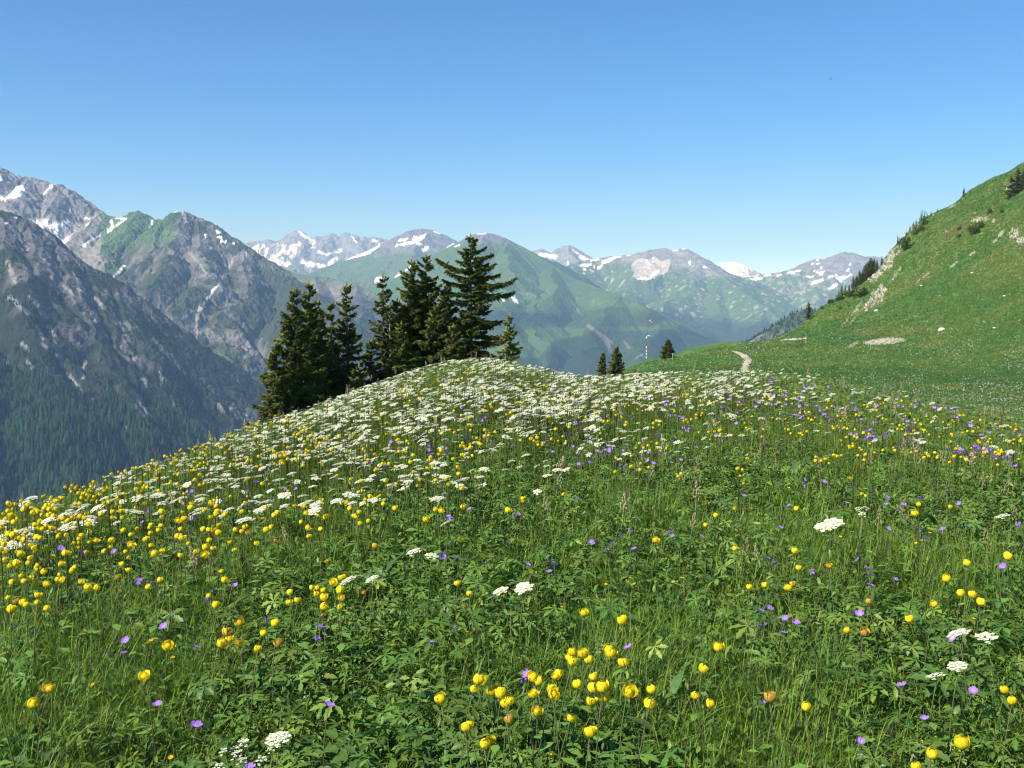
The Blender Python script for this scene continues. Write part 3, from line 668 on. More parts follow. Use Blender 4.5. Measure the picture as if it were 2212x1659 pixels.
def grassy(x, y): return fbm(x / 1.1, y / 1.1, 3, 201) + .5 * fbm(x / 4.5, y / 4.5, 2, 202)
def beyond(x, y, r):
    """how far past the edge of the mound a point lies (pixels of drop hidden from the front)"""
    return np.ones(len(x), bool)

def palmate(lt, lw, lobes=(-112, -58, 0, 58, 112), ln=(.74, .92, 1, .92, .74), fold=.10, droop=.35):
    V = []; T = []
    for a, l in zip(lobes, ln):
        a = math.radians(a); ca, sa = math.cos(a), math.sin(a); n0 = len(V)
        for t, w in zip(lt, lw):
            for s in (-1, 0, 1):
                x = t * l; y = s * w * l
                z = fold * abs(s) * w * 3 - droop * t * t * l * .6 - .02
                V.append((x * ca - y * sa, x * sa + y * ca, z))
        for i in range(len(lt) - 1):
            for k in (0, 1):
                p = n0 + i * 3 + k
                T.append((p, p + 3, p + 4)); T.append((p, p + 4, p + 1))
    V = np.array(V); T = np.array(T)
    A = V[T]; ar = np.linalg.norm(np.cross(A[:, 1] - A[:, 0], A[:, 2] - A[:, 0]), axis=1)
    return V, T[ar > 1e-7]
PAL_HI = palmate([0, .30, .52, .62, .76, .84, 1], [.015, .06, .17, .115, .15, .085, .0])
PAL_LO = palmate([0, .62, 1], [.02, .16, 0])
def ovate(n=4, w=.28, fold=.12, bend=.3):
    t = np.linspace(0, 1, n); wd = w * np.sin(np.pi * np.clip(t, 0, 1) ** .8) ** .9; wd[0] = .012; wd[-1] = 0
    V = []; T = []
    for a, b in zip(t, wd):
        for s in (-1, 0, 1): V.append((a, s * b, fold * abs(s) * b * 2 - bend * a * a))
    for i in range(n - 1):
        for k in (0, 1):
            p = i * 3 + k; T += [(p, p + 3, p + 4), (p, p + 4, p + 1)]
    return np.array(V), np.array(T)
OVATE = ovate(4, .17); LANCE = ovate(6, .16, .15, .45); LEAF2 = (np.array([[0, 0, 0], [.5, .26, .06], [.5, -.26, .06], [1, 0, -.06]], float), np.array([[0, 2, 1], [1, 2, 3]]))
def blade(n, bend):
    t = np.linspace(0, 1, n); w = (1 - t ** 1.6) * .5
    V = []; T = []
    for a, b in zip(t, w):
        V += [(bend * a ** 2.1, -b, a * (1 - .35 * bend * a * a)), (bend * a ** 2.1, b, a * (1 - .35 * bend * a * a))]
    for i in range(n - 1):
        p = i * 2; T += [(p, p + 1, p + 3), (p, p + 3, p + 2)]
    return np.array(V), np.array(T[:-1] if False else T)

def vary(base, n, amt=.35, hue=.15):
    c = np.array(base)[None] * rng.uniform(1 - amt, 1 + amt, n)[:, None]
    return c * np.stack([rng.uniform(1 - hue, 1 + 1.6 * hue, n), np.ones(n), rng.uniform(1 - hue, 1 + hue, n)], 1)

def leaves(tpl, n, r0, r1, size, zr, tilt, col, p=.2, want=None, col2=None):
    x, y, r = samp(n, r0, r1, p)
    if want is not None:
        k = want(x, y, r); x, y, r = x[k], y[k], r[k]
    n = len(x); s = rng.uniform(*size, n); z = zg(x, y) + rng.uniform(*zr, n)
    Mx = rotz(rng.uniform(0, 6.283, n)) @ roty(rng.normal(tilt, .42, n)) @ rotx(rng.normal(0, .3, n)) * s[:, None, None]
    c = vary(col, n)
    if col2 is not None:
        m = rng.uniform(0, 1, n) < col2[1]; c[m] = vary(col2[0], m.sum())
    return scatter_mesh(tpl[0], tpl[1], Mx, np.stack([x, y, z], 1), c)

def grass(n, r0, r1, width, hgt, seg, col, p=.2, want=None, lean=.28, col2=None):
    out = []
    for bend in (.12, .35, .6, .95):
        tv, tt = blade(seg, bend); m = n // 4
        x, y, r = samp(m, r0, r1, p)
        x += .0; k = np.ones(m, bool)
        if want is not None: k = want(x, y, r)
        x, y, r = x[k], y[k], r[k]; m = len(x)
        h = rng.uniform(*hgt, m) * (1 + .35 * np.clip(grassy(x, y), -.6, .8)); w = rng.uniform(*width, m) * (1 + r * .03)
        S = np.stack([h, w, h], 1)
        # blades of one tuft lean the same way
        az = 6.283 * perlin(x / .25, y / .25, 77) * 1.5 + rng.normal(0, .9, m)
        Mx = rotz(az) @ roty(rng.normal(lean, .22, m)) * S[:, None, :]
        c = vary(col, m, .35, .2)
        if col2 is not None:
            q = rng.uniform(0, 1, m) < col2[1]; c[q] = vary(col2[0], q.sum(), .3)
        out.append(scatter_mesh(tv, tt, Mx, np.stack([x, y, zg(x, y) - .01], 1), c))
    return join(out)

HERB = (.115, .222, .036); HERBL = (.19, .30, .05); GRS = (.17, .295, .03); DRYG = (.30, .26, .11); BLUEG = (.10, .19, .065)
g_part = lambda lo, k: (lambda x, y, r: rng.uniform(0, 1, len(x)) < np.clip(lo + k * grassy(x, y), .06, 1))
def side_cover(kind):
    global SIDE
    SIDE = True
    if kind == 'herb':
        L = [leaves(PAL_LO, 16000, .8, 14, (.03, .065), (.03, .23), .30, HERB, .5, g_part(.75, -.9), (HERBL, .25)), leaves(LEAF2, 40000, .8, 16, (.025, .055), (.0, .24), -.1, HERB, .5, None, (HERBL, .3))]
    else:
        L = [grass(130000, .8, 17, (.004, .007), (.13, .32), 3, GRS, .5, g_part(.65, .8), col2=(BLUEG, .25))]
    SIDE = False
    return L
V, T, C = join(side_cover('herb') + [
    leaves(PAL_HI, 1800, 1.7, 4.6, (.050, .088), (.06, .22), .25, (.10, .21, .04), .5, g_part(.7, -1.5), (HERBL, .12)),
    leaves(PAL_HI, 13000, 1.7, 7.0, (.028, .072), (.03, .23), .30, HERB, .35, g_part(.75, -1.5), (HERBL, .16)),
    leaves(PAL_LO, 42000, 5.5, 25, (.03, .062), (.03, .23), .30, HERB, .3, g_part(.75, -.9), (HERBL, .25)),
    leaves(LANCE, 700, 1.7, 9, (.06, .125), (.03, .2), -.45, (.085, .18, .055), .3, None, (HERBL, .2)),
    leaves(OVATE, 85000, 1.6, 9.5, (.018, .045), (.0, .24), -.15, HERB, .35, g_part(.7, -.6), (HERBL, .25)),
    leaves(LEAF2, 95000, 8.5, 26, (.03, .06), (.02, .26), -.1, (.11, .195, .035), .3, None, (HERBL, .3)),
])
tag(link('meadow_herbs', mesh_np('meadow_herbs', V, T, C, [M_LEAF])), 'dense green lobed and oval herb leaves covering the meadow', 'ground cover', kind='stuff')
V, T, C = join(side_cover('grass') + [
    grass(280000, 1.6, 8.5, (.0030, .0062), (.13, .33), 5, GRS, .3, g_part(.55, 1.4), col2=(BLUEG, .25)),
    grass(210000, 7.5, 27, (.005, .009), (.12, .31), 3, GRS, .25, g_part(.7, .5), col2=(DRYG, .12)),
    grass(9000, 1.8, 12, (.0025, .004), (.20, .36), 5, DRYG, .3, None, .4, ((.20, .13, .10), .4)),
])
tag(link('grass', mesh_np('grass', V, T, C, [M_GRASS])), 'bright green meadow grass with a few dry blades', 'grass', kind='stuff')

# pinkish grass panicles: thin stalks with a loose head of grains
def panicles(n):
    x, y, r = samp(n, 4.2, 18, .3); b = MB()
    tv = []; tt = []
    for i in range(14):
        a = i * 2.4; z = .74 + .26 * (i / 14); rr = .055 * (1 - i / 16)
        k = len(tv); c = np.array([rr * math.cos(a), rr * math.sin(a), z])
        tv += [c, c + (.012, .006, .02), c + (-.006, .010, .022), c + (0, 0, .05)]; tt += [(k, k + 1, k + 3), (k, k + 3, k + 2)]
    k = len(tv); tv += [np.array(q, float) for q in ((-.004, 0, 0), (.004, 0, 0), (.02, 0, 1.), (.015, 0, 1.))]; tt += [(k, k + 1, k + 2), (k, k + 2, k + 3)]
    h = rng.uniform(.24, .40, n)
    Mx = rotz(rng.uniform(0, 6.28, n)) @ roty(rng.normal(.15, .15, n)) * h[:, None, None]
    return scatter_mesh(np.array(tv), np.array(tt), Mx, np.stack([x, y, zg(x, y)], 1), vary((.30, .26, .17), n, .35))
V, T, C = panicles(650)
tag(link('seed_heads', mesh_np('seed_heads', V, T, C, [M_STEM])), 'thin brownish grass seed heads scattered through the meadow', 'grass', kind='stuff')

# ------------------------------------------------------------------ flower templates
YEL = (.93, .78, .03); YEL2 = (.91, .69, .02); FADE = (.66, .42, .08); FADE2 = (.45, .26, .07)
def globe_head(kind, seed, lo=False):
    """overlapping incurved petals closing into a globe; kind: round, open, fading, bud"""
    r2 = np.random.default_rng(seed); b = MB(); R0 = .0195
    if kind == 'bud': R0 = .013
    n = 5 if lo else 11
    nu, nv = (3, 4) if lo else (5, 7)
    flare = {'round': 0, 'open': .85, 'fading': .5, 'bud': 0}[kind]
    core = {'round': YEL, 'open': YEL2, 'fading': FADE2, 'bud': YEL2}[kind]
    # inner globe
    m1, m2 = (5, 4) if lo else (9, 7)
    V = []; T = []
    for j in range(m2):
        al = math.pi * j / (m2 - 1)
        for i in range(m1):
            ph = 6.283 * i / m1; rr = R0 * .80 * (1 + .05 * math.sin(3 * ph + j))
            V.append((rr * math.sin(al) * math.cos(ph), rr * math.sin(al) * math.sin(ph), R0 - rr * math.cos(al)))
    for j in range(m2 - 1):
        for i in range(m1):
            k = (i + 1) % m1; T += [(j * m1 + i, j * m1 + k, (j + 1) * m1 + k), (j * m1 + i, (j + 1) * m1 + k, (j + 1) * m1 + i)]
    b.add(V, T, core)
    for i in range(n):
        ph0 = i * 2.39996 + r2.uniform(-.2, .2); lay = i / n
        op = flare * (r2.uniform(.3, 1) if i < n * .55 else 0) + (.5 if (kind == 'round' and r2.uniform() < .16 and not lo) else 0)
        amax = (2.55 - .5 * lay) * (1 - .45 * op); wid = r2.uniform(.62, .80)
        V = []
        for jv in range(nv):
            t = jv / (nv - 1); al = .15 + amax * t
            for iu in range(nu):
                s = 2 * iu / (nu - 1) - 1
                ww = wid * (math.sin(math.pi * min(1, .25 + .62 * t)) ** .6)
                ph = ph0 + s * ww; rr = R0 * (1.17 - .24 * lay) * (1 + .05 * s * s + op * .55 * t * t + r2.normal(0, .012))
                V.append((rr * math.sin(al) * math.cos(ph), rr * math.sin(al) * math.sin(ph), R0 - rr * math.cos(al) + op * .006 * t))
        c = np.array(YEL if r2.uniform() < .7 else YEL2) * r2.uniform(.85, 1.12)
        if kind == 'fading': c = np.array(FADE if r2.uniform() < .6 else YEL2) * r2.uniform(.7, 1.1)
        V = np.array(V); C = np.repeat(c[None], len(V), 0)
        edge = np.tile(np.abs(np.linspace(-1, 1, nu)), nv)
        C = C * (1 - .22 * edge[:, None] ** 3) * (1 + .10 * np.sin(np.arange(len(V)) % nu * 2.1)[:, None])
        b.add(V, grid_tris(nv, nu), C)
    return b

def stem_mb(h, bend, leaf=True, r=.0017, seed=0, brown=False, up=1.0):
    r2 = np.random.default_rng(seed); b = MB()
    n = 6; t = np.linspace(0, 1, n)
    P = np.stack([bend * t ** 2, .4 * bend * np.sin(t * 2.2), h * t], 1)
    V, T = tube(P, np.linspace(r * 1.2, r * .8, n), 4)
    b.add(V, T, (.085, .125, .035) if not brown else (.10, .105, .04))
    if leaf:
        for k in range(2):
            z = h * (.35 + .25 * k); a = r2.uniform(0, 6.28)
            lv, lt = PAL_LO if k == 0 else LEAF2
            Mx = (rotz(np.array([a])) @ roty(np.array([.1])))[0] * r2.uniform(.04, .06)
            i = (.35 + .25 * k); c = np.array([bend * i * i, .4 * bend * math.sin(i * 2.2), z])
            b.add(lv @ Mx.T + c, lt, HERB)
    return b, P[-1]

def umbel_head(seed, rad=.05, n=15, lo=False, dome=.55):
    """flat-topped white umbel: rays, each with a small cluster of florets"""
    r2 = np.random.default_rng(seed); b = MB()
    for i in range(n):
        rr = rad * math.sqrt((i + .5) / n) * r2.uniform(.9, 1.1); a = i * 2.39996 + r2.uniform(-.2, .2)
        z = .035 - dome * rr * rr / rad; c = np.array([rr * math.cos(a), rr * math.sin(a), z + r2.normal(0, .002)])
        if not lo:
            V, T = tube([(0, 0, 0), c * (.6, .6, .55), c - (0, 0, .003)], .0006, 3); b.add(V, T, (.10, .14, .05), 1)
        ur = rad * r2.uniform(.20, .27); nf = 4 if lo else 10
        for k in range(nf):
            fr = ur * math.sqrt((k + .3) / nf); fa = k * 2.4 + i
            p = c + np.array([fr * math.cos(fa), fr * math.sin(fa), r2.normal(0, .0015) - 8 * fr * fr]); s = ur * (.85 if lo else .46)
            t = r2.uniform(0, 6.28); m = 3 if lo else 5
            ring = [p + np.array([s * math.cos(t + q * 6.283 / m), s * math.sin(t + q * 6.283 / m), r2.normal(0, s * (.08 if lo else .18))]) for q in range(m)]
            w = (.76, .77, .60) if r2.uniform() < .7 else (.62, .67, .44)
            b.add(ring, [(0, q, q + 1) for q in range(1, m - 1)], w)
    return b

def cranes_head(seed, lo=False):
    """five rounded violet petals round a pale centre"""
    r2 = np.random.default_rng(seed); b = MB(); L = .0165; cup = r2.uniform(.2, .8)
    for i in range(5):
        a = i * 1.2566; ca, sa = math.cos(a), math.sin(a)
        t = [0, .45, .8, 1.] if not lo else [0, .6, 1]; w = [.10, .40, .46, .22] if not lo else [.1, .5, .25]
        V = []
        for q, ww in zip(t, w):
            for s in (-1, 0, 1):
                x = q * L; y = s * ww * L; z = cup * L * q * q * .8 + .1 * L * abs(s) * q
                V.append((x * ca - y * sa, x * sa + y * ca, z))
        c = np.array([.40, .20, .80]) * r2.uniform(.85, 1.15)
        C = np.repeat(c[None], len(V), 0); C[:3] = (.62, .55, .75)
        b.add(V, grid_tris(len(t), 3), C)
    if not lo:
        V, T = tube([(0, 0, -.002), (0, 0, .006)], [.0018, .001], 5); b.add(V, T, (.45, .35, .5))
    return b

def butter_head(seed):
    r2 = np.random.default_rng(seed); b = MB(); L = .011
    for i in range(5):
        a = i * 1.2566; ca, sa = math.cos(a), math.sin(a); V = []
        for q, ww in zip([0, .5, 1.], [.15, .52, .3]):
            for s in (-1, 0, 1): x = q * L; y = s * ww * L; V.append((x * ca - y * sa, x * sa + y * ca, .55 * L * q * q))
        b.add(V, grid_tris(3, 3), np.array([.82, .55, .01]) * r2.uniform(.9, 1.1))
    V, T = tube([(0, 0, 0), (0, 0, .004)], [.003, .002], 6); b.add(V, T, (.6, .42, .02))
    return b

def hawk_head(seed):
    r2 = np.random.default_rng(seed); b = MB(); L = .024
    for i in range(34):
        a = i * 2.39996; k = .55 + .45 * (i / 34); e = .9 - .75 * (i / 34); ca, sa = math.cos(a), math.sin(a)
        P = [(0, -.0012, 0), (0, .0012, 0), (L * k * math.cos(e), .0022, L * k * math.sin(e)), (L * k * math.cos(e), -.0022, L * k * math.sin(e))]
        b.add([(x * ca - y * sa, x * sa + y * ca, z) for x, y, z in P], [(0, 1, 2), (0, 2, 3)], np.array([.82, .50, .01]) * r2.uniform(.85, 1.1))
    return b

# ------------------------------------------------------------------ where the flowers stand (read off the photograph)
def tr(s, ox, oy, pts): return [(ox + s * x, oy + s * y) for x, y in pts]
def P_(txt): q = list(map(float, txt.split())); return list(zip(q[::2], q[1::2]))
A1 = lambda t: tr(.3751, 0, 1037, P_(t)); A2 = lambda t: tr(.3751, 737, 1037, P_(t)); A3 = lambda t: tr(.3751, 1474, 1037, P_(t))
A6 = lambda t: tr(.1875, 864.1, 1348, P_(t)); B4 = lambda t: tr(.2813, 1106, 760.4, P_(t)); B5 = lambda t: tr(.2813, 1590, 760.4, P_(t))
GLOBE = (A6('675 755 655 875 715 1050 905 620 960 560 1035 750 1110 690 1170 640 1175 885 1040 1125 925 1310 1115 1325 1405 930 1465 890 1535 680 1735 1060 1765 415 1690 530 1760 535 1710 645 1825 680 1885 725 2005 290 1980 340 2100 395 2050 440 2165 815 2180 1320')
    + A2('1480 945 1515 1005 1575 1070 1495 1095 1497 1165 1498 1222 1620 1230 1688 1200 1757 1217 1698 1265 1422 778 1685 790 690 605 750 620 683 317 977 157 1047 107 1762 325 28 630 8 572 230 72 215 80 145 95 118 120 157 133 97 168 120 198 40 232')
    + A1('100 1195 222 1160 265 1250 905 1110 955 963 1343 917 1408 880 1465 895 1425 968 1580 838 470 595 600 592 515 560 605 540 270 585 220 595 175 530 320 545 350 525 40 562 75 577 15 655 135 670 125 690 150 690 198 685 75 745 375 703 1230 680 1255 635 1280 575 1275 522 935 605 905 582 1675 690 1715 690 1770 715 1805 685 1725 625 1745 600 1868 635 1870 605 1915 610 1927 655 1885 708 1955 572 440 535 475 490 515 480 300 470 375 458 220 473 305 425 65 480 40 487 100 450 115 385 130 400 100 400 45 388 15 375 410 350 460 322 510 285 540 300 508 337 460 372 400 398 510 395 635 370 640 345 655 390 680 415 745 430 755 468 790 515 775 370 808 340 888 345 915 395 925 417 990 400 1000 430 942 460 1150 390 1190 400 1225 395 1220 360 1220 322 1365 300 1365 330 1370 405 1405 258 1440 268 1545 268 1620 210 1580 172 1765 295 1770 325 1520 345 865 255 930 240 965 230 760 270 795 265 900 290 1030 300 1050 312 1090 280 1115 268 1075 350 1235 265 1250 270 1265 303 610 185 645 200 660 175 605 210 240 230 95 322 20 250 95 293 50 300 220 275 1188 140 1210 165 1825 80 1890 190 1805 160 1760 135 1695 135')
    + A3('230 193 163 253 335 370 722 395 505 575 375 613 693 623 645 500 1330 762 900 833 183 980 155 1195 48 1270 780 1285 1750 1148 1863 1268 1575 1540 1540 537 1617 440 1548 628 1578 622 648 140 1365 127 1375 175 1548 140 1060 75 1030 65 1740 715 1390 685 1350 1580 1360 1550 1880 415')
    + B4('950 722 985 685 1010 720 1040 705 1055 740 1115 690 1195 705 1185 728 1140 745 910 780 800 795 915 865 975 888 1050 870 797 905 1275 935 1300 920 990 840 1520 655 1800 800 550 440 570 490 610 490 665 485 625 510 700 525 515 490 290 520 310 535 265 485 345 440 425 430 440 565 300 655 190 645 285 630 1040 400 1080 435 1110 385 1135 380 965 430 1250 365 1520 372 1550 380 1445 365 485 315 463 328 520 350 828 320 810 362 965 322 985 325 1015 290 85 1125 398 1075')
    + B5('965 735 930 775 1000 775 1060 755 980 810 770 785 810 780 745 778 615 790 655 820 685 810 712 840 615 820 805 668 893 688 1030 690 815 460 920 470 985 395 1005 410 1072 413 1450 590 1365 595 1300 625 1345 615 1665 630 1860 670 1865 570 1875 515 1620 712 1705 705 1640 830 1695 778 1525 762 1905 725 2035 755 2040 738 2175 765 2145 592 2110 565 1825 600 20 880 50 890 25 935 60 990 80 800'))
OPENG = A3('62 1050') + A2('1420 1240') + A6('1580 830 1820 610 2080 890 1820 620') + A1('1880 190')
FADEG = A6('1360 970') + A1('160 1200 1340 830 1465 925 1520 935 1445 825 65 712 1650 335') + A2('60 640 130 355') + A3('670 570 968 830 570 1250 1165 680 930 490 300 150 850 270')
BUTTER = A2('838 615 905 655 1298 712 1452 597 1480 603 1520 573 1617 562 1622 588 1645 590 1755 530 1845 562 1885 580 1918 560 1930 598 722 890 1282 70 1175 85 1250 1600 560 1150') + A1('550 1152 615 1165 1030 1030 800 1403 825 940 790 935 915 1615 1820 765') + A3('640 40 1060 1465 1443 1505 1410 1525 1440 1635 435 235 1328 230 1302 355 1390 335 1380 298 1738 803 1700 800 410 775 1628 228 1475 72 1410 42 885 330')
HAWK = A2('60 322') + A1('1850 462 1535 225') + B5('870 915 875 975')
PURP = (A1('945 755 925 818 180 838 118 865 710 945 640 980 605 975 940 1250 1025 1395 1880 1340 1545 1615 1835 880 1908 878 1887 850 1508 775 1100 930 855 570 830 572 880 575 600 420 430 408 300 402 325 400 1295 603 1265 680 770 245 705 275 830 183 1055 222 1045 70 1140 65 1105 78 1255 50 1635 65 1380 130 1420 150 1480 135 1370 180 1030 145')
    + A2('993 1105 1107 1140 600 875 535 905 1625 985 1475 400 1580 348 1630 395 1665 305 1695 303 1508 355 1875 310 1932 297 1190 505 1215 465 1190 468 1150 485 690 165 670 215 648 208 965 222 968 192 1367 110 625 415 650 428')
    + A3('440 855 510 810 540 845 590 830 525 795 560 1310 1297 1220 1590 1205 1415 1340 935 1480 1665 925 1610 865 1660 145 1650 255 1525 180 1220 140 1250 145 1297 172 1100 103 1155 100 1312 100 1325 320 1297 272 1250 303 1190 290 1060 470 1100 497 1045 530 1110 585 1220 582 820 545 570 485 540 445 150 335 495 272 378 100 610 165 670 150 750 28 902 42 820 15 710 5 905 118 1045 45 1055 62 1885 500 1870 525 1875 258 1507 270 1090 797 430 770 530 720'))
WHITE = A1('1560 1465') + A3('1680 845 1830 865 855 225 1900 185 1425 1095 1550 1035 870 245') + A2('590 225 485 385 485 405 990 605 1020 590 540 90 160 545 120 545 1110 45') + B4('260 820 60 865 240 918 490 620 820 580')
YARROW = A1('1370 1600 1420 1540 1480 1560 1520 1530 1400 1500 1500 1500 1455 1590 1340 1590') + A2('20 60 50 45 90 50 110 30 75 60 480 85 650 65 940 30') + A3('1000 155 1035 185 1075 135 1050 150') + B4('1580 635 1505 720 1515 690 1800 770 1845 820') + [(743, 1040), (758, 1033), (775, 1030), (790, 1035), (748, 1058), (766, 1056)]

def scat(n, poly, dens=None):
    P = np.array(poly, float); out = []
    while len(out) < n:
        u = rng.uniform(P[:, 0].min(), P[:, 0].max(), 4000); v = rng.uniform(P[:, 1].min(), P[:, 1].max(), 4000)
        k = in_poly(u, v, P)
        if dens is not None: k &= rng.uniform(0, 1, 4000) < dens(u, v)
        out += list(zip(u[k], v[k]))
    return out[:n]
def above(u, m): return np.interp(u, SIL[:, 0], SIL[:, 1]) + m
clump = lambda s, lo, sd: (lambda u, v: np.clip(lo + 1.5 * fbm(u / s, v / (s * .5), 3, sd), 0, 1))
EDGE = [(u, np.interp(u, SIL[:, 0], SIL[:, 1])) for u in range(0, 2300, 60)]
e_ = lambda a, b, d0: [(u, v + d0) for u, v in EDGE if a <= u <= b]
GFAR = scat(330, e_(0, 620, -3) + [(760, 935), (600, 1000), (350, 1080), (0, 1190)], lambda u, v: np.clip(1.05 - (v - above(u, 0)) / 120, .08, 1) * clump(70, .75, 301)(u, v)) \
     + scat(340, e_(560, 1500, 25) + [(1500, 905), (1200, 960), (800, 1010), (560, 1010)], clump(60, .35, 302)) + scat(190, [(1500, 830), (1900, 850), (2212, 915), (2212, 1010), (1800, 960), (1500, 930)], clump(60, .3, 303)) \
     + scat(150, [(0, 1100), (600, 960), (1000, 1000), (1000, 1120), (300, 1150), (0, 1260)])
WFAR = scat(3700, e_(240, 1760, 2) + [(1800, 860), (1700, 910), (1500, 970), (1250, 1010), (1000, 1050), (800, 1080), (500, 1120), (240, 1120)], lambda u, v: np.clip(.95 - (v - above(u, 0)) / np.where(u > 1300, 95, 165) + .4 * fbm(u / 120, v / 45, 3, 331), .03, 1) * (.12 + .88 * sst(360, 800, u + 60 * fbm(u / 90, v / 40, 2, 332))) * (.1 + .9 * sst(1740, 1560, u)) * clump(110, .9, 311)(u, v)) \
     + scat(140, e_(0, 600, -2) + [(640, 985), (420, 1060), (200, 1130), (0, 1200)], clump(90, .3, 312)) + scat(45, e_(1640, 2100, -5) + [(2050, 900), (1640, 870)]) + scat(40, [(1560, 830), (2200, 920), (2200, 980), (1700, 930), (1500, 880)]) + scat(45, [(500, 1000), (1000, 960), (1100, 1010), (800, 1060), (400, 1120)])
PFAR = scat(330, e_(1540, 2240, 6) + [(2212, 1010), (1900, 960), (1700, 900), (1540, 850)], clump(80, .45, 321)) + scat(200, [(1020, 830), (1400, 850), (1640, 880), (1500, 1000), (1300, 1010), (1050, 960), (850, 960)], clump(70, .3, 322)) \
     + scat(60, [(500, 980), (1000, 900), (1000, 1010), (500, 1080)], clump(60, .3, 323)) + scat(40, [(950, 800), (1250, 830), (1250, 870), (950, 850)])

ORD = 'first second third fourth fifth sixth seventh eighth ninth tenth eleventh twelfth thirteenth fourteenth fifteenth sixteenth seventeenth eighteenth nineteenth'.split()
TENS = {2: 'twent', 3: 'thirt', 4: 'fort', 5: 'fift', 6: 'sixt', 7: 'sevent', 8: 'eight', 9: 'ninet'}
def ordinal(n):
    if n <= 19: return ORD[n - 1]
    if n >= 100: return 'hundred and ' + ordinal(n - 100) if n > 100 else 'hundredth'
    t, o = divmod(n, 10)
    return TENS[t] + 'ieth' if o == 0 else TENS[t] + 'y-' + ORD[o - 1]
SPECIAL = [((950, 1370, 1410, 1625), 'the big yellow clump at bottom centre'), ((470, 1320, 620, 1425), 'the fading clump at lower left'), ((0, 1440, 120, 1530), 'the small group by the bottom left edge'), ((600, 1225, 790, 1320), 'the loose clump left of centre'),
           ((1620, 1310, 1710, 1380), 'the violet clump at lower right'), ((1270, 1210, 1470, 1275), 'the row of small flowers right of centre'), ((1740, 950, 1900, 1005), 'the yellow clump on the right upper meadow'), ((1350, 930, 1460, 980), 'the yellow clump in the upper middle'),
           ((480, 1570, 620, 1659), 'the white clump at bottom left'), ((720, 1015, 810, 1070), 'the white clump left of centre'), ((1820, 1070, 1900, 1125), 'the white clump at right')]
ROWS = [(825, 'right on the crest'), (860, 'just under the crest'), (885, 'a step below the crest'), (910, 'further below the crest'), (935, 'in the uppermost meadow'), (960, 'in the upper meadow'), (990, 'low in the upper meadow'), (1030, 'high in the middle meadow'), (1080, 'in the middle meadow'), (1190, 'below the middle meadow'), (1330, 'in the lower meadow'), (1480, 'near the front'), (2000, 'in the front row')]
COLS = [(150, 'at the left edge'), (300, 'at far left'), (470, 'at left'), (640, 'at mid left'), (800, 'left of centre'), (960, 'just left of centre'), (1120, 'at centre'), (1280, 'just past centre'), (1440, 'just right of centre'), (1600, 'right of centre'), (1760, 'at mid right'), (1920, 'at right'), (2070, 'at far right'), (9999, 'at the right edge')]
def label_all(items, word):
    """items: dicts with u, v, adj; gives each its own label by look, then clump or place"""
    zones = {}
    for it in items:
        z = None
        for (a, b, c, d), nm in SPECIAL:
            if a <= it['u'] <= c and b <= it['v'] <= d: z = 'in ' + nm; break
        if z is None:
            row = next(n for lim, n in ROWS if it['v'] < lim); col = next(n for lim, n in COLS if it['u'] < lim)
            z = row + ' ' + col
        zones.setdefault((it['adj'], z), []).append(it)
    for (adj, z), L in zones.items():
        L.sort(key=lambda q: q['u'])
        for i, it in enumerate(L):
            it['label'] = f'{adj} {word} {z}' if len(L) == 1 else f'{adj} {word} {z}, {ordinal(i + 1)} from left'

def plant(kind, word, cat, group, items, heads, stems, head_name, mats_h, per=2, n_ind=300, stuff=None, near_parts=170):
    """items: dict(u,v,h,var,s,adj). The nearest become things with stem and head; the rest one stuff mesh"""
    u = np.array([i['u'] for i in items]); v = np.array([i['v'] for i in items]); h = np.array([i['h'] for i in items])
    x, y, z, r, ok = hit(u, v, h, 1.2, 30)
    for i, it in enumerate(items): it.update(x=x[i], y=y[i], z=z[i], r=r[i])
    size_rank = sorted(items, key=lambda q: q['r'] / q['s'])
    ind, rest = size_rank[:n_ind], size_rank[n_ind:]
    label_all(ind, word)
    hm = {}
    for it in ind:
        e = empty(kind, (it['x'], it['y'], it['z']), it['rz']); e.scale = (it['s'],) * 3 if it.get('scale_all') else (1, 1, 1)
        tag(e, it['label'], cat, group)
        k = it['stem']; sm, tip = stems[k]
        link('stem', sm, e)
        for q, hv in enumerate(it['var'] if isinstance(it['var'], (list, tuple)) else [it['var']]):
            o = link(head_name, heads[hv], e); o.location = tip + np.array(it['off'][q]) if it.get('off') else tip
            o.rotation_euler = it['tilt']; o.scale = (it['s'],) * 3
    return rest

# ---- globeflowers
HG = [.26, .30, .33, .37, .41]
stemsG = []
for i, hh in enumerate(HG):
    for bnd in (.03, -.05):
        mb, tip = stem_mb(hh, bnd, True, .0018, 40 + i, brown=(i % 2 == 1)); stemsG.append((mb.mesh('globeflower_stem', [M_STEM]), tip))
headsG = {}
for i in range(7): headsG[f'r{i}'] = globe_head('round', 500 + i).mesh('globeflower_head', [M_PETAL], True)
for i in range(3): headsG[f'o{i}'] = globe_head('open', 520 + i).mesh('open_globeflower_head', [M_PETAL], True)
for i in range(3): headsG[f'f{i}'] = globe_head('fading', 540 + i).mesh('fading_globeflower_head', [M_PETAL], True)
def g_item(u, v, k):
    st = int(rng.integers(0, 10)); h = HG[st // 2] * 1.0 + .019
    var = {'r': f'r{rng.integers(0, 7)}', 'o': f'o{rng.integers(0, 3)}', 'f': f'f{rng.integers(0, 3)}'}[k]
    return dict(u=u, v=v, h=h, stem=st, var=var, rz=float(rng.uniform(0, 6.28)), tilt=(float(rng.normal(0, .32)), float(rng.normal(0, .32)), 0), s=(.43 if v < 1080 else .54 if v < 1300 else .62) * float(rng.uniform(.75, 1.2)), adj={'r': 'round yellow', 'o': 'open yellow', 'f': 'fading brownish'}[k])
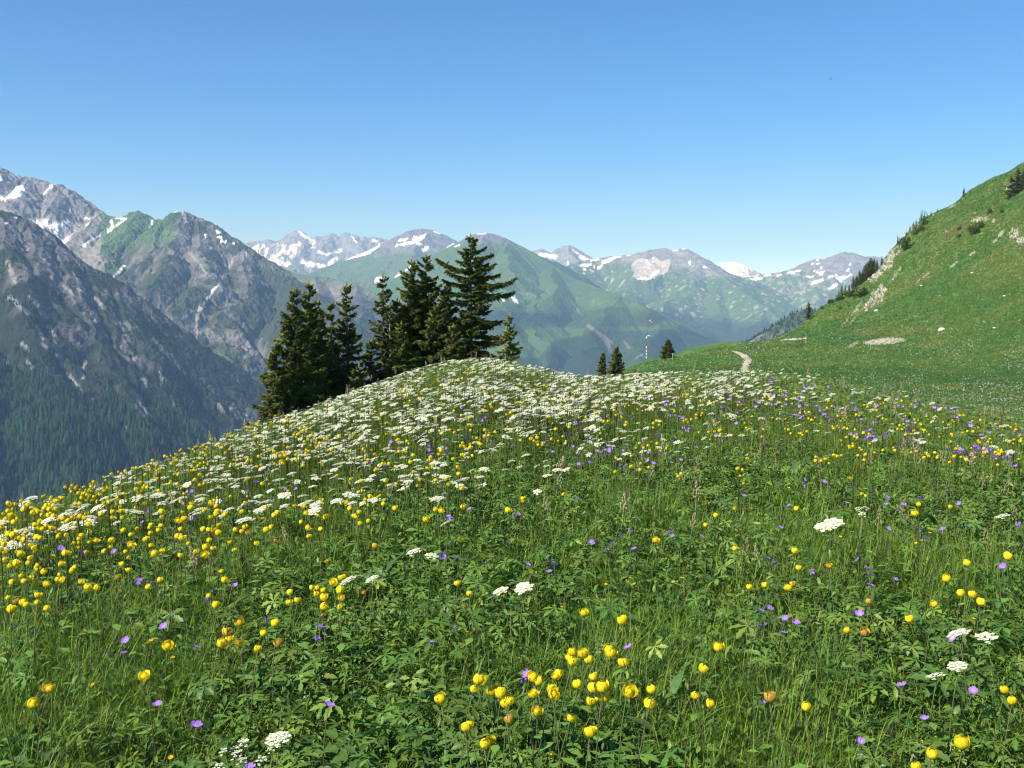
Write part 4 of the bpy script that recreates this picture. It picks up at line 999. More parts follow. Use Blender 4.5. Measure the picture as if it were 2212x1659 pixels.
itemsG = [g_item(u, v, rng.choice(['r', 'o', 'f'], p=[.77, .215, .015])) for u, v in GLOBE] + [g_item(u, v, 'o') for u, v in OPENG] + [g_item(u, v, 'f') for u, v in FADEG] + [g_item(u, v, 'r') for u, v in GFAR]
restG = plant('globeflower', 'globeflower', 'flower', 'yellow globeflowers of the meadow', itemsG, headsG, stemsG, 'flower_head', None)

def stuff_from(rest, name, label, lo_heads, stemcol, mat, hs=1.0, spread=None):
    parts = []
    byk = {}
    for it in rest: byk.setdefault(it['i_lo'] if 'i_lo' in it else int(rng.integers(0, len(lo_heads))), []).append(it)
    for k, L in byk.items():
        V, T, C, M = lo_heads[k].arrays(); n = len(L)
        P = np.array([[q['x'], q['y'], q['z'] + q['h']] for q in L]); s = np.array([q['s'] for q in L]) * hs
        tl = np.array([q['tilt'] for q in L])
        Mx = rotx(tl[:, 0]) @ roty(tl[:, 1]) @ rotz(rng.uniform(0, 6.28, n)) * s[:, None, None]
        Pc = P.copy(); Pc[:, 2] -= .02
        vv = np.einsum('kij,nj->kni', Mx, V) + Pc[:, None]
        cc = np.tile(C, (n, 1)).reshape(n, -1, 3) * rng.uniform(.88, 1.1, n)[:, None, None]
        parts.append((vv.reshape(-1, 3), (T[None] + (np.arange(n) * len(V))[:, None, None]).reshape(-1, 3), cc.reshape(-1, 3)))
        tv = np.array([[-.0022, 0, 0], [.0022, 0, 0], [.0018, 0, 1], [-.0018, 0, 1], [0, -.0022, 0], [0, .0022, 0], [0, .0018, 1], [0, -.0018, 1]], float); tt = np.array([[0, 1, 2], [0, 2, 3], [4, 5, 6], [4, 6, 7]])
        hh = np.array([q['h'] for q in L]); S = np.stack([np.full(n, 1.3), np.full(n, 1.3), hh - .005], 1)
        B = P.copy(); B[:, 2] -= hh
        parts.append(scatter_mesh(tv, tt, rotz(rng.uniform(0, 6.28, n)) * S[:, None, :], B, vary(stemcol, n)))
    V, T, C = join(parts)
    tag(link(name, mesh_np(name, V, T, C, [mat])), label, 'flowers', kind='stuff')
stuff_from(restG, 'distant_globeflowers', 'tiny yellow globeflowers massed along the crest at left', [globe_head('round', 560 + i, True) for i in range(4)], (.13, .19, .045), M_PETAL, 1.1)

# ---- white umbels and yarrow-like clumps
HU = [.25, .28, .31, .35, .39]
stemsU = []
for i, hh in enumerate(HU):
    for bnd in (.02, -.04):
        mb, tip = stem_mb(hh, bnd, True, .0020, 60 + i); stemsU.append((mb.mesh('umbel_stem', [M_STEM]), tip))
headsU = {f'u{i}': umbel_head(600 + i, .050 + .004 * i, 16 + 2 * i, dome=.25).mesh('white_umbel', [M_WHITE, M_STEM]) for i in range(4)}
headsU.update({f'y{i}': umbel_head(640 + i, .021, 8, dome=.6).mesh('white_flower_cluster', [M_WHITE, M_STEM]) for i in range(3)})
def w_item(u, v, k):
    st = int(rng.integers(0, 10)); h = HU[st // 2] + .03
    if v < 960 and k == 'u': st = 2 + st % 8; h = HU[st // 2] + .03
    return dict(u=u, v=v, h=h, stem=st, var=(f'u{rng.integers(0, 4)}' if k == 'u' else f'y{rng.integers(0, 3)}'), rz=float(rng.normal(0, .5)), tilt=(float(rng.normal(.06, .16)), float(rng.normal(-.2, .16)), 0), s=float(rng.uniform(.8, 1.2)) * ((.42 if v < 900 else .36 if v < 1060 else .52) if k == 'u' else (.50 if v < 1060 else .68)), adj='flat white' if k == 'u' else 'small bright white')
itemsW = [w_item(u, v, 'u') for u, v in WHITE] + [w_item(u, v, 'y') for u, v in YARROW] + [w_item(u, v, 'u') for u, v in WFAR]
restW = plant('umbel_flower', 'umbel', 'flower', 'white umbels of the meadow', itemsW, headsU, stemsU, 'umbel', None)
stuff_from(restW, 'distant_umbels', 'mass of small white umbels along the crest of the meadow', [umbel_head(660 + i, .056, 14, True, .12) for i in range(4)], (.15, .21, .05), M_WHITE)

# ---- cranesbills
HP = [.19, .22, .26, .30]
stemsP = []
for i, hh in enumerate(HP):
    for bnd in (.04, -.05):
        mb, tip = stem_mb(hh, bnd, True, .0015, 80 + i, brown=True); stemsP.append((mb.mesh('cranesbill_stem', [M_STEM]), tip))
headsP = {f'p{i}': cranes_head(700 + i).mesh('cranesbill_head', [M_PETAL]) for i in range(5)}
def p_item(u, v):
    st = int(rng.integers(0, 8)); h = HP[st // 2] + .003
    return dict(u=u, v=v, h=h, stem=st, var=f'p{rng.integers(0, 5)}', rz=float(rng.uniform(0, 6.28)), tilt=(float(rng.normal(.3, .4)), float(rng.normal(0, .4)), 0), s=.80 * float(rng.uniform(.85, 1.25)), adj='violet')
restP = plant('cranesbill', 'cranesbill', 'flower', 'violet cranesbills of the meadow', [p_item(u, v) for u, v in PURP + PFAR], headsP, stemsP, 'flower_head', None)
stuff_from(restP, 'distant_cranesbills', 'tiny violet cranesbills scattered along the upper meadow', [cranes_head(720 + i, True) for i in range(4)], (.13, .17, .05), M_PETAL, 1.25)

# ---- buttercups and hawkweeds
stemsB = []
for i, hh in enumerate((.18, .23, .28)):
    mb, tip = stem_mb(hh, .03, False, .0011, 90 + i); stemsB.append((mb.mesh('buttercup_stem', [M_STEM]), tip))
headsB = {f'b{i}': butter_head(740 + i).mesh('buttercup_head', [M_PETAL]) for i in range(3)}; headsB.update({f'h{i}': hawk_head(750 + i).mesh('hawkweed_head', [M_PETAL]) for i in range(2)})
def b_item(u, v, k):
    st = int(rng.integers(0, 3)); h = (.18, .23, .28)[st] + .004
    return dict(u=u, v=v, h=h, stem=st, var=f'{k}{rng.integers(0, 2)}', rz=float(rng.uniform(0, 6.28)), tilt=(float(rng.normal(.2, .3)), float(rng.normal(0, .3)), 0), s=.66 * float(rng.uniform(.9, 1.2)), adj='small yellow' if k == 'b' else 'many-rayed yellow')
plant('buttercup', 'buttercup', 'flower', 'small yellow buttercups', [b_item(u, v, 'b') for u, v in BUTTER], headsB, stemsB, 'flower_head', None)
plant('hawkweed', 'hawkweed', 'flower', 'yellow hawkweeds', [b_item(u, v, 'h') for u, v in HAWK], headsB, stemsB, 'flower_head', None)
# ================================================================== PART4
# ------------------------------------------------------------------ spruces
def twigs(b, base, d, ln, wd, col):
    """needle-covered twigs as crossed, pointed sprays"""
    n = len(base); d = d / (np.linalg.norm(d, axis=1)[:, None] + 1e-9)
    up = np.array([0, 0, 1.]); sv = np.cross(d, up); sv /= np.linalg.norm(sv, axis=1)[:, None] + 1e-6; uv = np.cross(sv, d)
    m = base + d * (ln * .45)[:, None]; tip = base + d * ln[:, None]
    V = np.stack([base, m + sv * wd[:, None], m - sv * wd[:, None], tip, m + uv * (wd * .55)[:, None], m - uv * (wd * .9)[:, None]], 1)
    T = np.array([[0, 1, 3], [0, 3, 2], [0, 4, 3], [0, 3, 5]])
    TT = (T[None] + (np.arange(n) * 6)[:, None, None]).reshape(-1, 3)
    b.add(V.reshape(-1, 3), TT, np.repeat(col, 6, 0))

NEEDLE = np.array([.10, .150, .032]); NEEDLE2 = np.array([.26, .25, .05])
def spruce(seed, Ht, Lfun, rows, whorl=5, r0=.10, droop=.25, crown0=.03, dens=1.0, dead_below=0.0, sparse=0.0, extra=None, tint=1.0, tw=1.0):
    """trunk, crown (and dead branches) of one spruce; Lfun(height fraction, azimuth) -> branch length in metres"""
    r2 = np.random.default_rng(seed); tb, cb, db = MB(), MB(), MB()
    n = 9; t = np.linspace(0, 1, n)
    wob = np.cumsum(r2.normal(0, .012 * Ht / n, (n, 2)), 0); wob[0] = 0
    TP = np.stack([wob[:, 0], wob[:, 1], Ht * t], 1)
    V, T = tube(TP, r0 * (1 - t * .93), 7); tb.add(V, T, (.12, .095, .075) if dead_below < .9 else (.30, .29, .27))
    br = []
    rows = int(rows * 1.75)
    for k in range(rows):
        f = crown0 + (1 - crown0) * ((k + .5) / rows) ** .92
        for w in range(whorl if f < .85 else max(3, whorl - 2)):
            if r2.uniform() < sparse: continue
            br.append((f + r2.normal(0, .35 / rows), w * 6.283 / whorl + k * 1.1 + r2.normal(0, .3), None))
    if extra: br += extra
    for f, az, L in br:
        f = min(max(f, .01), .985)
        if L is None: L = Lfun(f, az) * r2.choice([r2.uniform(.35, .7), r2.uniform(.75, 1.15)], p=[.35, .65])
        if L < .05: continue
        p0 = np.array([np.interp(f, t, TP[:, 0]), np.interp(f, t, TP[:, 1]), f * Ht])
        rise = (.75 * f - droop) + r2.normal(0, .13); sag = .25 + .2 * (1 - f); q = np.linspace(0, 1, 7)
        zz = L * (rise * q - sag * q * q + (sag * .95) * q ** 3.2)
        bend = r2.normal(0, .12)
        ca, sa = math.cos(az), math.sin(az)
        S = np.stack([p0[0] + L * (q * ca - bend * q * q * sa), p0[1] + L * (q * sa + bend * q * q * ca), p0[2] + zz], 1)
        dead = f < dead_below and r2.uniform() < .8
        V, T = tube(S, np.linspace(max(.006, .016 * L), .003, 7), 3 if not dead else 4)
        (db if dead else tb).add(V, T, (.12, .095, .075) if not dead else (.36, .35, .33))
        if dead:
            for kk in range(int(5 * L / .5) + 2):
                s = r2.uniform(.3, 1); c = np.array([np.interp(s, q, S[:, j]) for j in range(3)]); d = np.array([ca, sa, -.5]) + r2.normal(0, .6, 3)
                V, T = tube([c, c + d * .09 * L, c + d * .16 * L + (0, 0, -.04)], [.006, .004, .002], 3); db.add(V, T, (.36, .35, .33))
            if r2.uniform() < .75: continue
        m = max(10, int(L / .017 * dens)); s = r2.uniform(.10, 1.0, m) ** .85
        c = np.stack([np.interp(s, q, S[:, j]) for j in range(3)], 1)
        side = np.where(np.arange(m) % 2 == 0, 1., -1.); an = az + side * r2.uniform(.5, 1.15, m)
        d = np.stack([np.cos(an), np.sin(an), r2.normal(-.28, .22, m)], 1)
        ln = (.34 * L * (1.02 - s) ** .7 + .085) * r2.uniform(.7, 1.25, m); wd = np.full(m, .040 * tw) * r2.uniform(.8, 1.35, m)
        mixv = r2.uniform(0, 1, m) * .65 + .35 * s
        col = (NEEDLE[None] * (1 - mixv[:, None]) + NEEDLE2[None] * mixv[:, None]) * r2.uniform(.6, 1.35, m)[:, None] * tint
        twigs(cb, c, d, ln, wd, col)
        # hanging sprays under the branch and short ones along its top
        m2 = int(m * .7); s = r2.uniform(.06, 1, m2); c = np.stack([np.interp(s, q, S[:, j]) for j in range(3)], 1)
        d = np.stack([.5 * ca + r2.normal(0, .35, m2), .5 * sa + r2.normal(0, .35, m2), r2.uniform(-1.3, .25, m2)], 1)
        twigs(cb, c, d, r2.uniform(.09, .26, m2) * (.6 + .4 * min(1, L)), np.full(m2, .038 * tw), NEEDLE[None] * r2.uniform(.6, 1.4, m2)[:, None] * tint)
        # the tip
        twigs(cb, S[-2:-1], (S[-1] - S[-2])[None], np.array([.16]), np.array([.03 * tw]), NEEDLE2[None] * 1.1 * tint)
    twigs(cb, TP[-1:] - (0, 0, .1), np.array([[0, 0.02, 1.]]), np.array([.24]), np.array([.04 * tw]), NEEDLE2[None] * tint)
    return tb, cb, db

def place_spruce(u, vtop, R, seed, label, Lw, rows=15, whorl=5, name='spruce_tree', group=None, shape=1.0, **kw):
    th, tt = px(u, vtop); th = float(th); tt = float(tt)
    x, y = R * math.sin(th), R * math.cos(th); zb = float(zg(np.array([x]), np.array([y]))[0]); Ht = CZ - tt * R - zb
    Lf = Lw if callable(Lw) else (lambda f, az: Lw * (1 - f) ** shape * (.55 + .45 * min(1, f / .12)) + .06)
    ex = kw.pop('extra_px', None)
    if ex:
        ex = [((CZ - float(px(u, v)[1]) * R - zb - .05) / Ht, a, l / F * R) for v, a, l in ex]; kw['extra'] = ex
    tb, cb, db = spruce(seed, Ht, Lf, rows, whorl, **kw)
    e = empty(name, (x, y, zb)); tag(e, label, 'tree', group)
    if tb.V: link('trunk', tb.mesh('trunk', [M_BARK], True), e)
    if cb.V: link('crown', cb.mesh('crown', [M_NEEDLE]), e)
    if db.V: link('dead_branches', db.mesh('dead_branches', [M_BARK]), e)
    return e

GL = 'spruces of the left stand'; GR = 'spruces of the right stand'
place_spruce(597, 742, 31, 1, 'short bushy spruce at the left foot of the left stand', 1.05, 13, 6, group=GL, shape=.8)
place_spruce(634, 626, 32, 2, 'broad dark spruce, leftmost tall tree of the left stand', 1.45, 20, 6, group=GL, shape=.85)
place_spruce(668, 614, 34, 3, 'tallest dark spruce of the left stand, second tall top from the left', 1.45, 20, 6, group=GL, shape=.85)
place_spruce(691, 650, 35, 4, 'spruce with a thin bare top in the middle of the left stand', 1.1, 15, 5, group=GL, sparse=.25, shape=.9)
place_spruce(715, 655, 36, 5, 'slim dark spruce behind the middle of the left stand', 1.15, 16, 5, group=GL, shape=.9, tint=.8)
place_spruce(748, 616, 35, 6, 'slender spruce at the right end of the left stand', 1.0, 20, 5, group=GL, shape=.75, sparse=.1)
place_spruce(775, 790, 33.5, 14, 'low spruce at the right foot of the left stand', .8, 9, 5, group=GL, shape=.8, sparse=.15)
place_spruce(828, 598, 37, 7, 'thin half-dead spruce with bare grey lower branches between the two stands', .95, 19, 5, group=GR, shape=.62, sparse=.18, dead_below=.52, dens=.8)
place_spruce(843, 662, 36.6, 8, 'bare grey snag beside the half-dead spruce', .75, 13, 4, name='dead_spruce', group=GR, shape=.7, dead_below=1.0, sparse=.2, r0=.06)
place_spruce(868, 700, 36, 9, 'low bushy spruce in front at the left of the right stand', 1.1, 12, 6, group=GR, shape=.7, tint=1.15)
place_spruce(803, 735, 36.2, 21, 'low ragged spruce left of the half-dead spruce', .85, 10, 5, group=GR, shape=.7, sparse=.2)
place_spruce(857, 648, 37.5, 22, 'middle-sized spruce between the grey snag and the dense pair', 1.15, 15, 6, group=GR, shape=.7)
place_spruce(964, 615, 40, 23, 'spruce half hidden behind the tallest one, on its left', 1.25, 17, 6, group=GR, shape=.7)
place_spruce(890, 564, 38, 10, 'dense spruce with the left one of two close tops', 1.45, 20, 6, group=GR, shape=.65)
place_spruce(918, 553, 38.5, 11, 'dense spruce with the right one of two close tops', 1.4, 20, 6, group=GR, shape=.65)
place_spruce(945, 660, 37, 12, 'dense middle spruce filling the gap left of the tallest spruce', 1.25, 15, 6, group=GR, shape=.7)
place_spruce(978, 705, 36.5, 13, 'low spruce at the foot of the tallest spruce', .95, 11, 6, group=GR, shape=.7, tint=1.1)
def bigL(f, az):
    c = math.cos(az)   # +x is right in the picture
    return (.25 + 1.15 * (1 - f) ** .8) * (.72 + (.18 if c > 0 else -.02) * abs(c)) if f > .42 else .75 * (.6 + .3 * abs(c))
RB = [(545, .15, 33), (558, -.2, 46), (572, .25, 40), (585, -.1, 52), (597, .2, 62), (610, -.25, 68), (620, .05, 94), (632, .0, 92), (650, -.3, 58), (692, .05, 70), (722, .1, 82), (738, -.2, 80), (752, .1, 78),
      (548, 3.0, 26), (566, 3.3, 30), (588, 3.1, 72), (600, 3.4, 52), (615, 2.9, 58), (632, 3.25, 62), (655, 3.0, 46), (690, 3.3, 42), (715, 3.0, 48), (742, 3.2, 60), (700, 2.7, 50)]
place_spruce(1017, 510, 39, 15, 'tallest spruce with long sparse branches reaching right', bigL, 21, 5, group=GR, sparse=.12, extra_px=RB, droop=.30, dens=1.75, r0=.13, tint=1.05)
place_spruce(1100, 680, 38, 16, 'small light green spruce at the right end of the right stand', .72, 12, 5, group=GR, shape=.8, sparse=.12, tint=1.5)
GS = 'small spruces on the saddle'
place_spruce(1303, 762, 80, 17, 'left one of two small spruces behind the white crest', 1.05, 16, 6, group=GS, shape=.8, tw=1.6)
place_spruce(1331, 750, 84, 18, 'right and taller one of two small spruces behind the white crest', 1.15, 17, 6, group=GS, shape=.75, tw=1.6)
place_spruce(1443, 733, 178, 19, 'lone small spruce beside the wooden post on the saddle', 1.75, 14, 6, group=GS, shape=.75, tw=3.2)

# hillside spruces share three meshes
protos = []
for i in range(4):
    tb, cb, db = spruce(300 + i, 6.0, lambda f, az: 1.45 * (1 - f) ** .8 + .12, 11, 5, tw=3.0, dens=.6, r0=.12)
    protos.append((tb.mesh('hillside_trunk', [M_BARK]), cb.mesh('hillside_crown', [M_NEEDLE])))
def hill_tree(u, v, hpx, i, label, group='spruces on the right hillside', lean=0.0, wide=1.0, name='spruce_tree', x_off=0, dR=0, tint=None):
    x, y, z, r, ok = hit([u], [v]); x, y, z, r = float(x[0]), float(y[0]), float(z[0]), float(r[0])
    if dR:
        k = (r + dR) / r; x *= k; y *= k; r += dR; z = float(zg(np.array([x]), np.array([y]))[0])
    s = hpx / F * r / 6.0
    e = empty(name, (x, y, z - .1 * s), random.uniform(0, 6)); tag(e, label, 'tree', group)
    e.rotation_euler = (0, lean, e.rotation_euler.z)
    e.scale = (s * wide, s * wide, s)
    a, b = protos[i % 4]; link('trunk', a, e); link('crown', b, e)
hill_tree(1746, 690, 36, 0, 'lone dark spruce at the lower end of the right hillside edge', wide=1.25)
hill_tree(2082, 414, 17, 1, 'tiny lone spruce on the skyline of the right hillside', wide=1.0)
hill_tree(1939, 517, 20, 2, 'very thin tree standing free on the skyline of the right hillside', wide=.45)
hill_tree(2184, 428, 44, 3, 'dark spruce in the hollow at the right picture edge, lower left one', wide=1.2)
hill_tree(2197, 418, 48, 0, 'dark spruce in the hollow at the right picture edge, upper right one', wide=1.2)
hill_tree(2210, 404, 34, 1, 'dark spruce in the hollow cut by the right picture edge', wide=1.2)
for k, (u, v, h) in enumerate(sorted([(1826, 632, 16), (1834, 628, 15), (1843, 622, 26), (1850, 618, 24), (1856, 612, 30), (1862, 606, 26), (1868, 604, 34), (1873, 598, 34), (1878, 596, 38), (1883, 590, 36), (1888, 585, 30), (1894, 580, 22), (1848, 626, 18), (1860, 615, 22), (1871, 606, 24), (1880, 598, 22), (1818, 640, 22), (1812, 640, 14)])):
    hill_tree(u, v, h, k, f'dark spruce of the grove below the skyline cliff, {ordinal(k + 1)} from the left', 'spruces of the hillside grove', wide=1.15)
for k, (u, v, h) in enumerate([(1905, 557, 18), (1958, 492, 10), (1966, 485, 12), (1973, 478, 12), (1979, 474, 11), (1990, 467, 14), (2003, 462, 8), (2011, 458, 9), (2025, 452, 8)]):
    hill_tree(u, v, h, k, f'tiny spruce on the rocky skyline of the hillside, {ordinal(k + 1)} one going up', 'tiny spruces along the rocky skyline', wide=.9)
for k, (u, v, h) in enumerate([(1700, 722, 9), (1716, 712, 10), (1683, 731, 8), (1722, 704, 12)]):
    hill_tree(u, v, h, k, f'tiny spruce at the low left corner of the hillside, {ordinal(k + 1)} from the left', 'tiny spruces at the hillside corner', wide=1.3, dR=14)

# dwarf-pine shrubs on the slope
def shrub(u, v, w, h, seed, label):
    x, y, z, r, ok = hit([u], [v]); x, y, z, r = float(x[0]), float(y[0]), float(z[0]), float(r[0]); k = r / F
    r2 = np.random.default_rng(seed); cb = MB(); tb = MB(); n = 260
    a = r2.uniform(0, 6.28, n); q = np.sqrt(r2.uniform(0, 1, n)); el = r2.uniform(.05, 1.3, n)
    rad = 1 + .35 * np.sin(3 * a + seed) * np.sin(2 * el + seed)
    P = np.stack([w * .5 * k * q * np.cos(a) * np.cos(el) * rad, w * .5 * k * q * np.sin(a) * np.cos(el) * rad, h * k * np.sin(el) * q * .9 * rad], 1)
    d = P / (np.linalg.norm(P, axis=1)[:, None] + .01) + r2.normal(0, .5, (n, 3)) + (0, 0, .4)
    twigs(cb, P, d, r2.uniform(.14, .3, n) * w * k * .8, np.full(n, .055 * w * k), NEEDLE[None] * r2.uniform(.6, 1.6, n)[:, None])
    for i in range(5):
        V, T = tube([(0, 0, -.3), tuple(P[i] * .5), tuple(P[i])], [.05, .035, .01], 4); tb.add(V, T, (.12, .095, .075))
    e = empty('dwarf_pine', (x, y, z)); tag(e, label, 'shrub', 'dwarf pines on the hillside')
    link('stems', tb.mesh('stems', [M_BARK]), e); link('foliage', cb.mesh('foliage', [M_NEEDLE]), e)
shrub(1957, 541, 26, 30, 1, 'largest dark dwarf pine below the skyline cliff of the hillside'); shrub(1946, 531, 16, 16, 2, 'small dwarf pine just left of the largest one'); shrub(1995, 487, 16, 28, 3, 'tall dwarf pine among the skyline rocks')
shrub(1976, 508, 14, 24, 4, 'narrow dwarf pine beside the skyline cliff'); shrub(1989, 500, 14, 16, 5, 'small dwarf pine in the cliff crack'); shrub(2104, 506, 22, 20, 6, 'dark dwarf pine in the hollow in mid slope'); shrub(2096, 498, 12, 10, 7, 'small dwarf pine left of the mid slope hollow')
shrub(2117, 494, 16, 14, 8, 'dwarf pine at the upper right of the mid slope hollow'); shrub(2072, 497, 10, 8, 9, 'upper of two tiny dwarf pines left of the hollow'); shrub(2072, 513, 9, 7, 10, 'lower of two tiny dwarf pines left of the hollow'); shrub(2138, 463, 12, 12, 11, 'dwarf pine by the rock high in the slope')
shrub(1862, 640, 30, 14, 12, 'flat dwarf pine under the grove'); shrub(1840, 640, 26, 12, 13, 'flat dwarf pine at the left foot of the grove'); shrub(1795, 655, 16, 7, 14, 'low dwarf pine on the lower hillside edge'); shrub(1815, 648, 20, 9, 15, 'low dwarf pine between the grove and the lower edge')
shrub(1776, 668, 9, 7, 16, 'lowest dwarf pine on the hillside edge'); shrub(2164, 460, 9, 8, 17, 'small dwarf pine high at right'); shrub(1815, 668, 7, 8, 18, 'tiny dwarf pine in the grass below the grove')

# ------------------------------------------------------------------ rock outcrops, boulders
def outcrop(u, v, w, h, seed, label, ang=.6, amp=1.0, n=34, cat='rock', name='rock_outcrop', thr=0.0):
    """a jagged sheet of limestone breaking through the turf: w, h in pixels across and up the slope"""
    s = np.linspace(-1, 1, n); a, b = np.meshgrid(s, s, indexing='ij')
    ca, sa = math.cos(ang), math.sin(ang)
    du = (a * w * ca - b * h * sa) * .5; dv = -(a * w * sa + b * h * ca) * .5
    x, y, z, r, ok = hit((u + du).ravel(), (v + dv).ravel())
    shp = a.shape; x, y, z, r = x.reshape(shp), y.reshape(shp), z.reshape(shp), r.reshape(shp)
    rc = float(np.median(r)); k = rc / F * min(w, h)
    e = np.clip(1 - np.hypot(a, b) ** 2.2, 0, 1)
    q = ridged(a * 4.2 * w / min(w, h) + seed, b * 2.6 * h / min(w, h), 5, seed, .72) * .6 + .5 * fbm(a * 2.2 * w / min(w, h) + 9, b * 2.2, 3, seed + 1)
    hh = amp * k * .62 * (q - thr + .22 * e) * (e ** .35) - .10 * k * (1 - e)
    nrm = np.array([-.45, -.6, .66])
    V = np.stack([x + hh * nrm[0], y + hh * nrm[1], z + hh * nrm[2]], -1)
    c = np.empty(shp + (3,)); c[:] = (.34, .32, .26); c = mixc(c, (.15, .14, .11), sst(.0, .4, -q)); c = mixc(c, (.42, .40, .34), sst(.3, .7, q)); c = mixc(c, (.07, .12, .03), sst(.0, .3, fbm(a * 5 + 3, b * 5, 3, seed + 8)) * .8)
    o = link(name, mesh_np(name, V.reshape(-1, 3), grid_tris(n, n), c.reshape(-1, 3), [M_ROCK]))
    tag(o, label, cat, 'pale limestone outcrops on the hillside')
    return o
OC = [(1898, 636, 74, 40, 1, 'large pale rock face in the lower middle of the hillside', .95), (1880, 655, 70, 26, 2, 'rock ribs left of the large pale rock face', .9), (1850, 668, 62, 12, 3, 'narrow rock strip at the low end of the rock ribs', 1.0), (1828, 694, 44, 7, 4, 'thin rock rib above the meadow edge, left one', .95), (1842, 692, 46, 7, 5, 'thin rock rib above the meadow edge, right one', .9),
      (1930, 545, 90, 32, 6, 'long skyline cliff of pale rock on the hillside', .95), (1912, 575, 80, 34, 7, 'cliff foot at the left end of the skyline cliff', .85), (1890, 597, 50, 26, 8, 'rocks above the dark grove', .6), (1938, 590, 60, 14, 24, 'rock rib on the slope right of the skyline cliff', .95), (1977, 491, 50, 22, 9, 'pale crag above the largest dwarf pine', .9), (2018, 458, 60, 14, 10, 'pale rock band near the top of the skyline', .5), (2056, 445, 26, 8, 11, 'small pale rock right of the skyline band', .6),
      (2112, 475, 34, 14, 12, 'broken rocks above the mid slope hollow', .2), (2130, 473, 16, 14, 13, 'bright rock right of the broken rocks', .6), (2146, 477, 14, 8, 14, 'small bright rock in the upper right slope', 1.1), (2190, 505, 50, 30, 15, 'large pale crag at the right picture edge', .8), (2163, 505, 26, 12, 16, 'small crag left of the pale crag at the edge', .9), (2205, 520, 24, 22, 25, 'lower part of the crag cut by the right edge', .6),
      (2150, 520, 24, 7, 17, 'flat rocks below the crag', .7), (2100, 548, 30, 7, 18, 'rock bits in the yellowish middle slope', .7), (2060, 572, 34, 6, 19, 'thin rock line in the middle slope', .7), (2000, 595, 30, 6, 20, 'small rocks low in the middle slope', .75), (2186, 402, 34, 26, 21, 'pale rock behind the dark spruces at right edge', .8), (2044, 500, 10, 8, 22, 'single pale stone in the upper slope', .3), (1985, 605, 16, 5, 23, 'single stone strip in the yellowish slope', .8)]
for u, v, w, h, sd, lb, an in OC: outcrop(u, v, w, h, sd, lb, an, amp=.8, thr=.40 if w > 40 else .22, n=72 if w > 40 else 40)
outcrop(1912, 738, 100, 14, 31, 'long low pale rock slab lying in the meadow right of the path', .08, amp=1.5, n=110, thr=.10)
outcrop(1842, 745, 34, 10, 32, 'reddish stony scar beside the path on the saddle', .5, amp=.4)

def boulder(u, v, w, seed, label):
    x, y, z, r, ok = hit([u], [v]); k = float(r[0]) / F * w * .5
    r2 = np.random.default_rng(seed); n, m = 12, 8; V = []
    for j in range(m):
        al = math.pi * j / (m - 1)
        for i in range(n):
            ph = 6.283 * i / n; d = np.array([math.sin(al) * math.cos(ph), math.sin(al) * math.sin(ph), math.cos(al)])
            f = 1 + .35 * float(perlin(d[0] * 1.7 + seed, d[1] * 1.7 + d[2], seed)) ; f = min(f, 1.12)
            V.append(d * f * k * (1, .8, .6))
    T = []
    for j in range(m - 1):
        for i in range(n):
            q = (i + 1) % n; T += [(j * n + i, (j + 1) * n + i, (j + 1) * n + q), (j * n + i, (j + 1) * n + q, j * n + q)]
    me = mesh_np('boulder', np.array(V), np.array(T), np.tile([[.62, .60, .55]], (len(V), 1)), [M_ROCK])
    tag(link('boulder', me, None, (float(x[0]), float(y[0]), float(z[0]) + .15 * k)), label, 'boulder', 'boulders in the meadow')
boulder(2034, 714, 15, 1, 'bright white boulder above the low rock slab'); boulder(2148, 709, 7, 2, 'small white boulder far right of the bright one'); boulder(1893, 672, 9, 3, 'pale boulder below the large rock face'); boulder(1990, 618, 6, 4, 'small stone in the middle of the hillside')
boulder(2170, 640, 6, 5, 'small stone right in the lower hillside'); boulder(2100, 590, 6, 6, 'small stone in the upper green slope'); boulder(2030, 640, 5, 7, 'tiny pale stone in the flowered slope')

# ------------------------------------------------------------------ path
def ribbon(name, ctr, wid, label, col, lift=.05, n=60):
    ctr = np.array(ctr, float); t = np.linspace(0, len(ctr) - 1, n)
    u = np.interp(t, np.arange(len(ctr)), ctr[:, 0]); v = np.interp(t, np.arange(len(ctr)), ctr[:, 1])
    x, y, z, r, ok = hit(u, v); P = np.stack([x, y], 1)
    ker = np.ones(5) / 5
    for _ in range(2):
        P[2:-2, 0] = np.convolve(P[:, 0], ker, 'valid'); P[2:-2, 1] = np.convolve(P[:, 1], ker, 'valid')
    d = np.gradient(P, axis=0); d /= np.linalg.norm(d, axis=1)[:, None] + 1e-9; nr = np.stack([-d[:, 1], d[:, 0]], 1)
    w = np.interp(np.linspace(0, 1, n), np.linspace(0, 1, len(wid)), wid)
    V = []; 
    for s in np.linspace(-1, 1, 7):
        Q = P + nr * (w * .5 * s * (1 + .2 * rng.normal(0, 1, n)))[:, None]
        V.append(np.stack([Q[:, 0], Q[:, 1], zg(Q[:, 0], Q[:, 1]) + lift - .05 * s * s], 1))
    V = np.stack(V, 1)
    c = np.tile(np.array(col)[None], (V.shape[0] * 7, 1)) * rng.uniform(.9, 1.1, (V.shape[0] * 7, 1))
    tag(link(name, mesh_np(name, V.reshape(-1, 3), grid_tris(n, 7)[:, ::-1], c, [M_PATH], smooth=True)), label, 'path', kind='structure')
ribbon('path', [(1612, 806), (1608, 797), (1612, 788), (1617, 779), (1609, 770), (1598, 764), (1586, 759)], [.8, .85, 1.0, 1.15, 1.3, 1.3], 'pale gravel footpath bending over the saddle', (.47, .41, .30), .10)
ribbon('path', [(1690, 735), (1712, 734), (1730, 732), (1744, 731)], [1.6, 2.2, 1.4], 'short pale stretch of footpath at the foot of the hillside', (.52, .46, .36), .12)

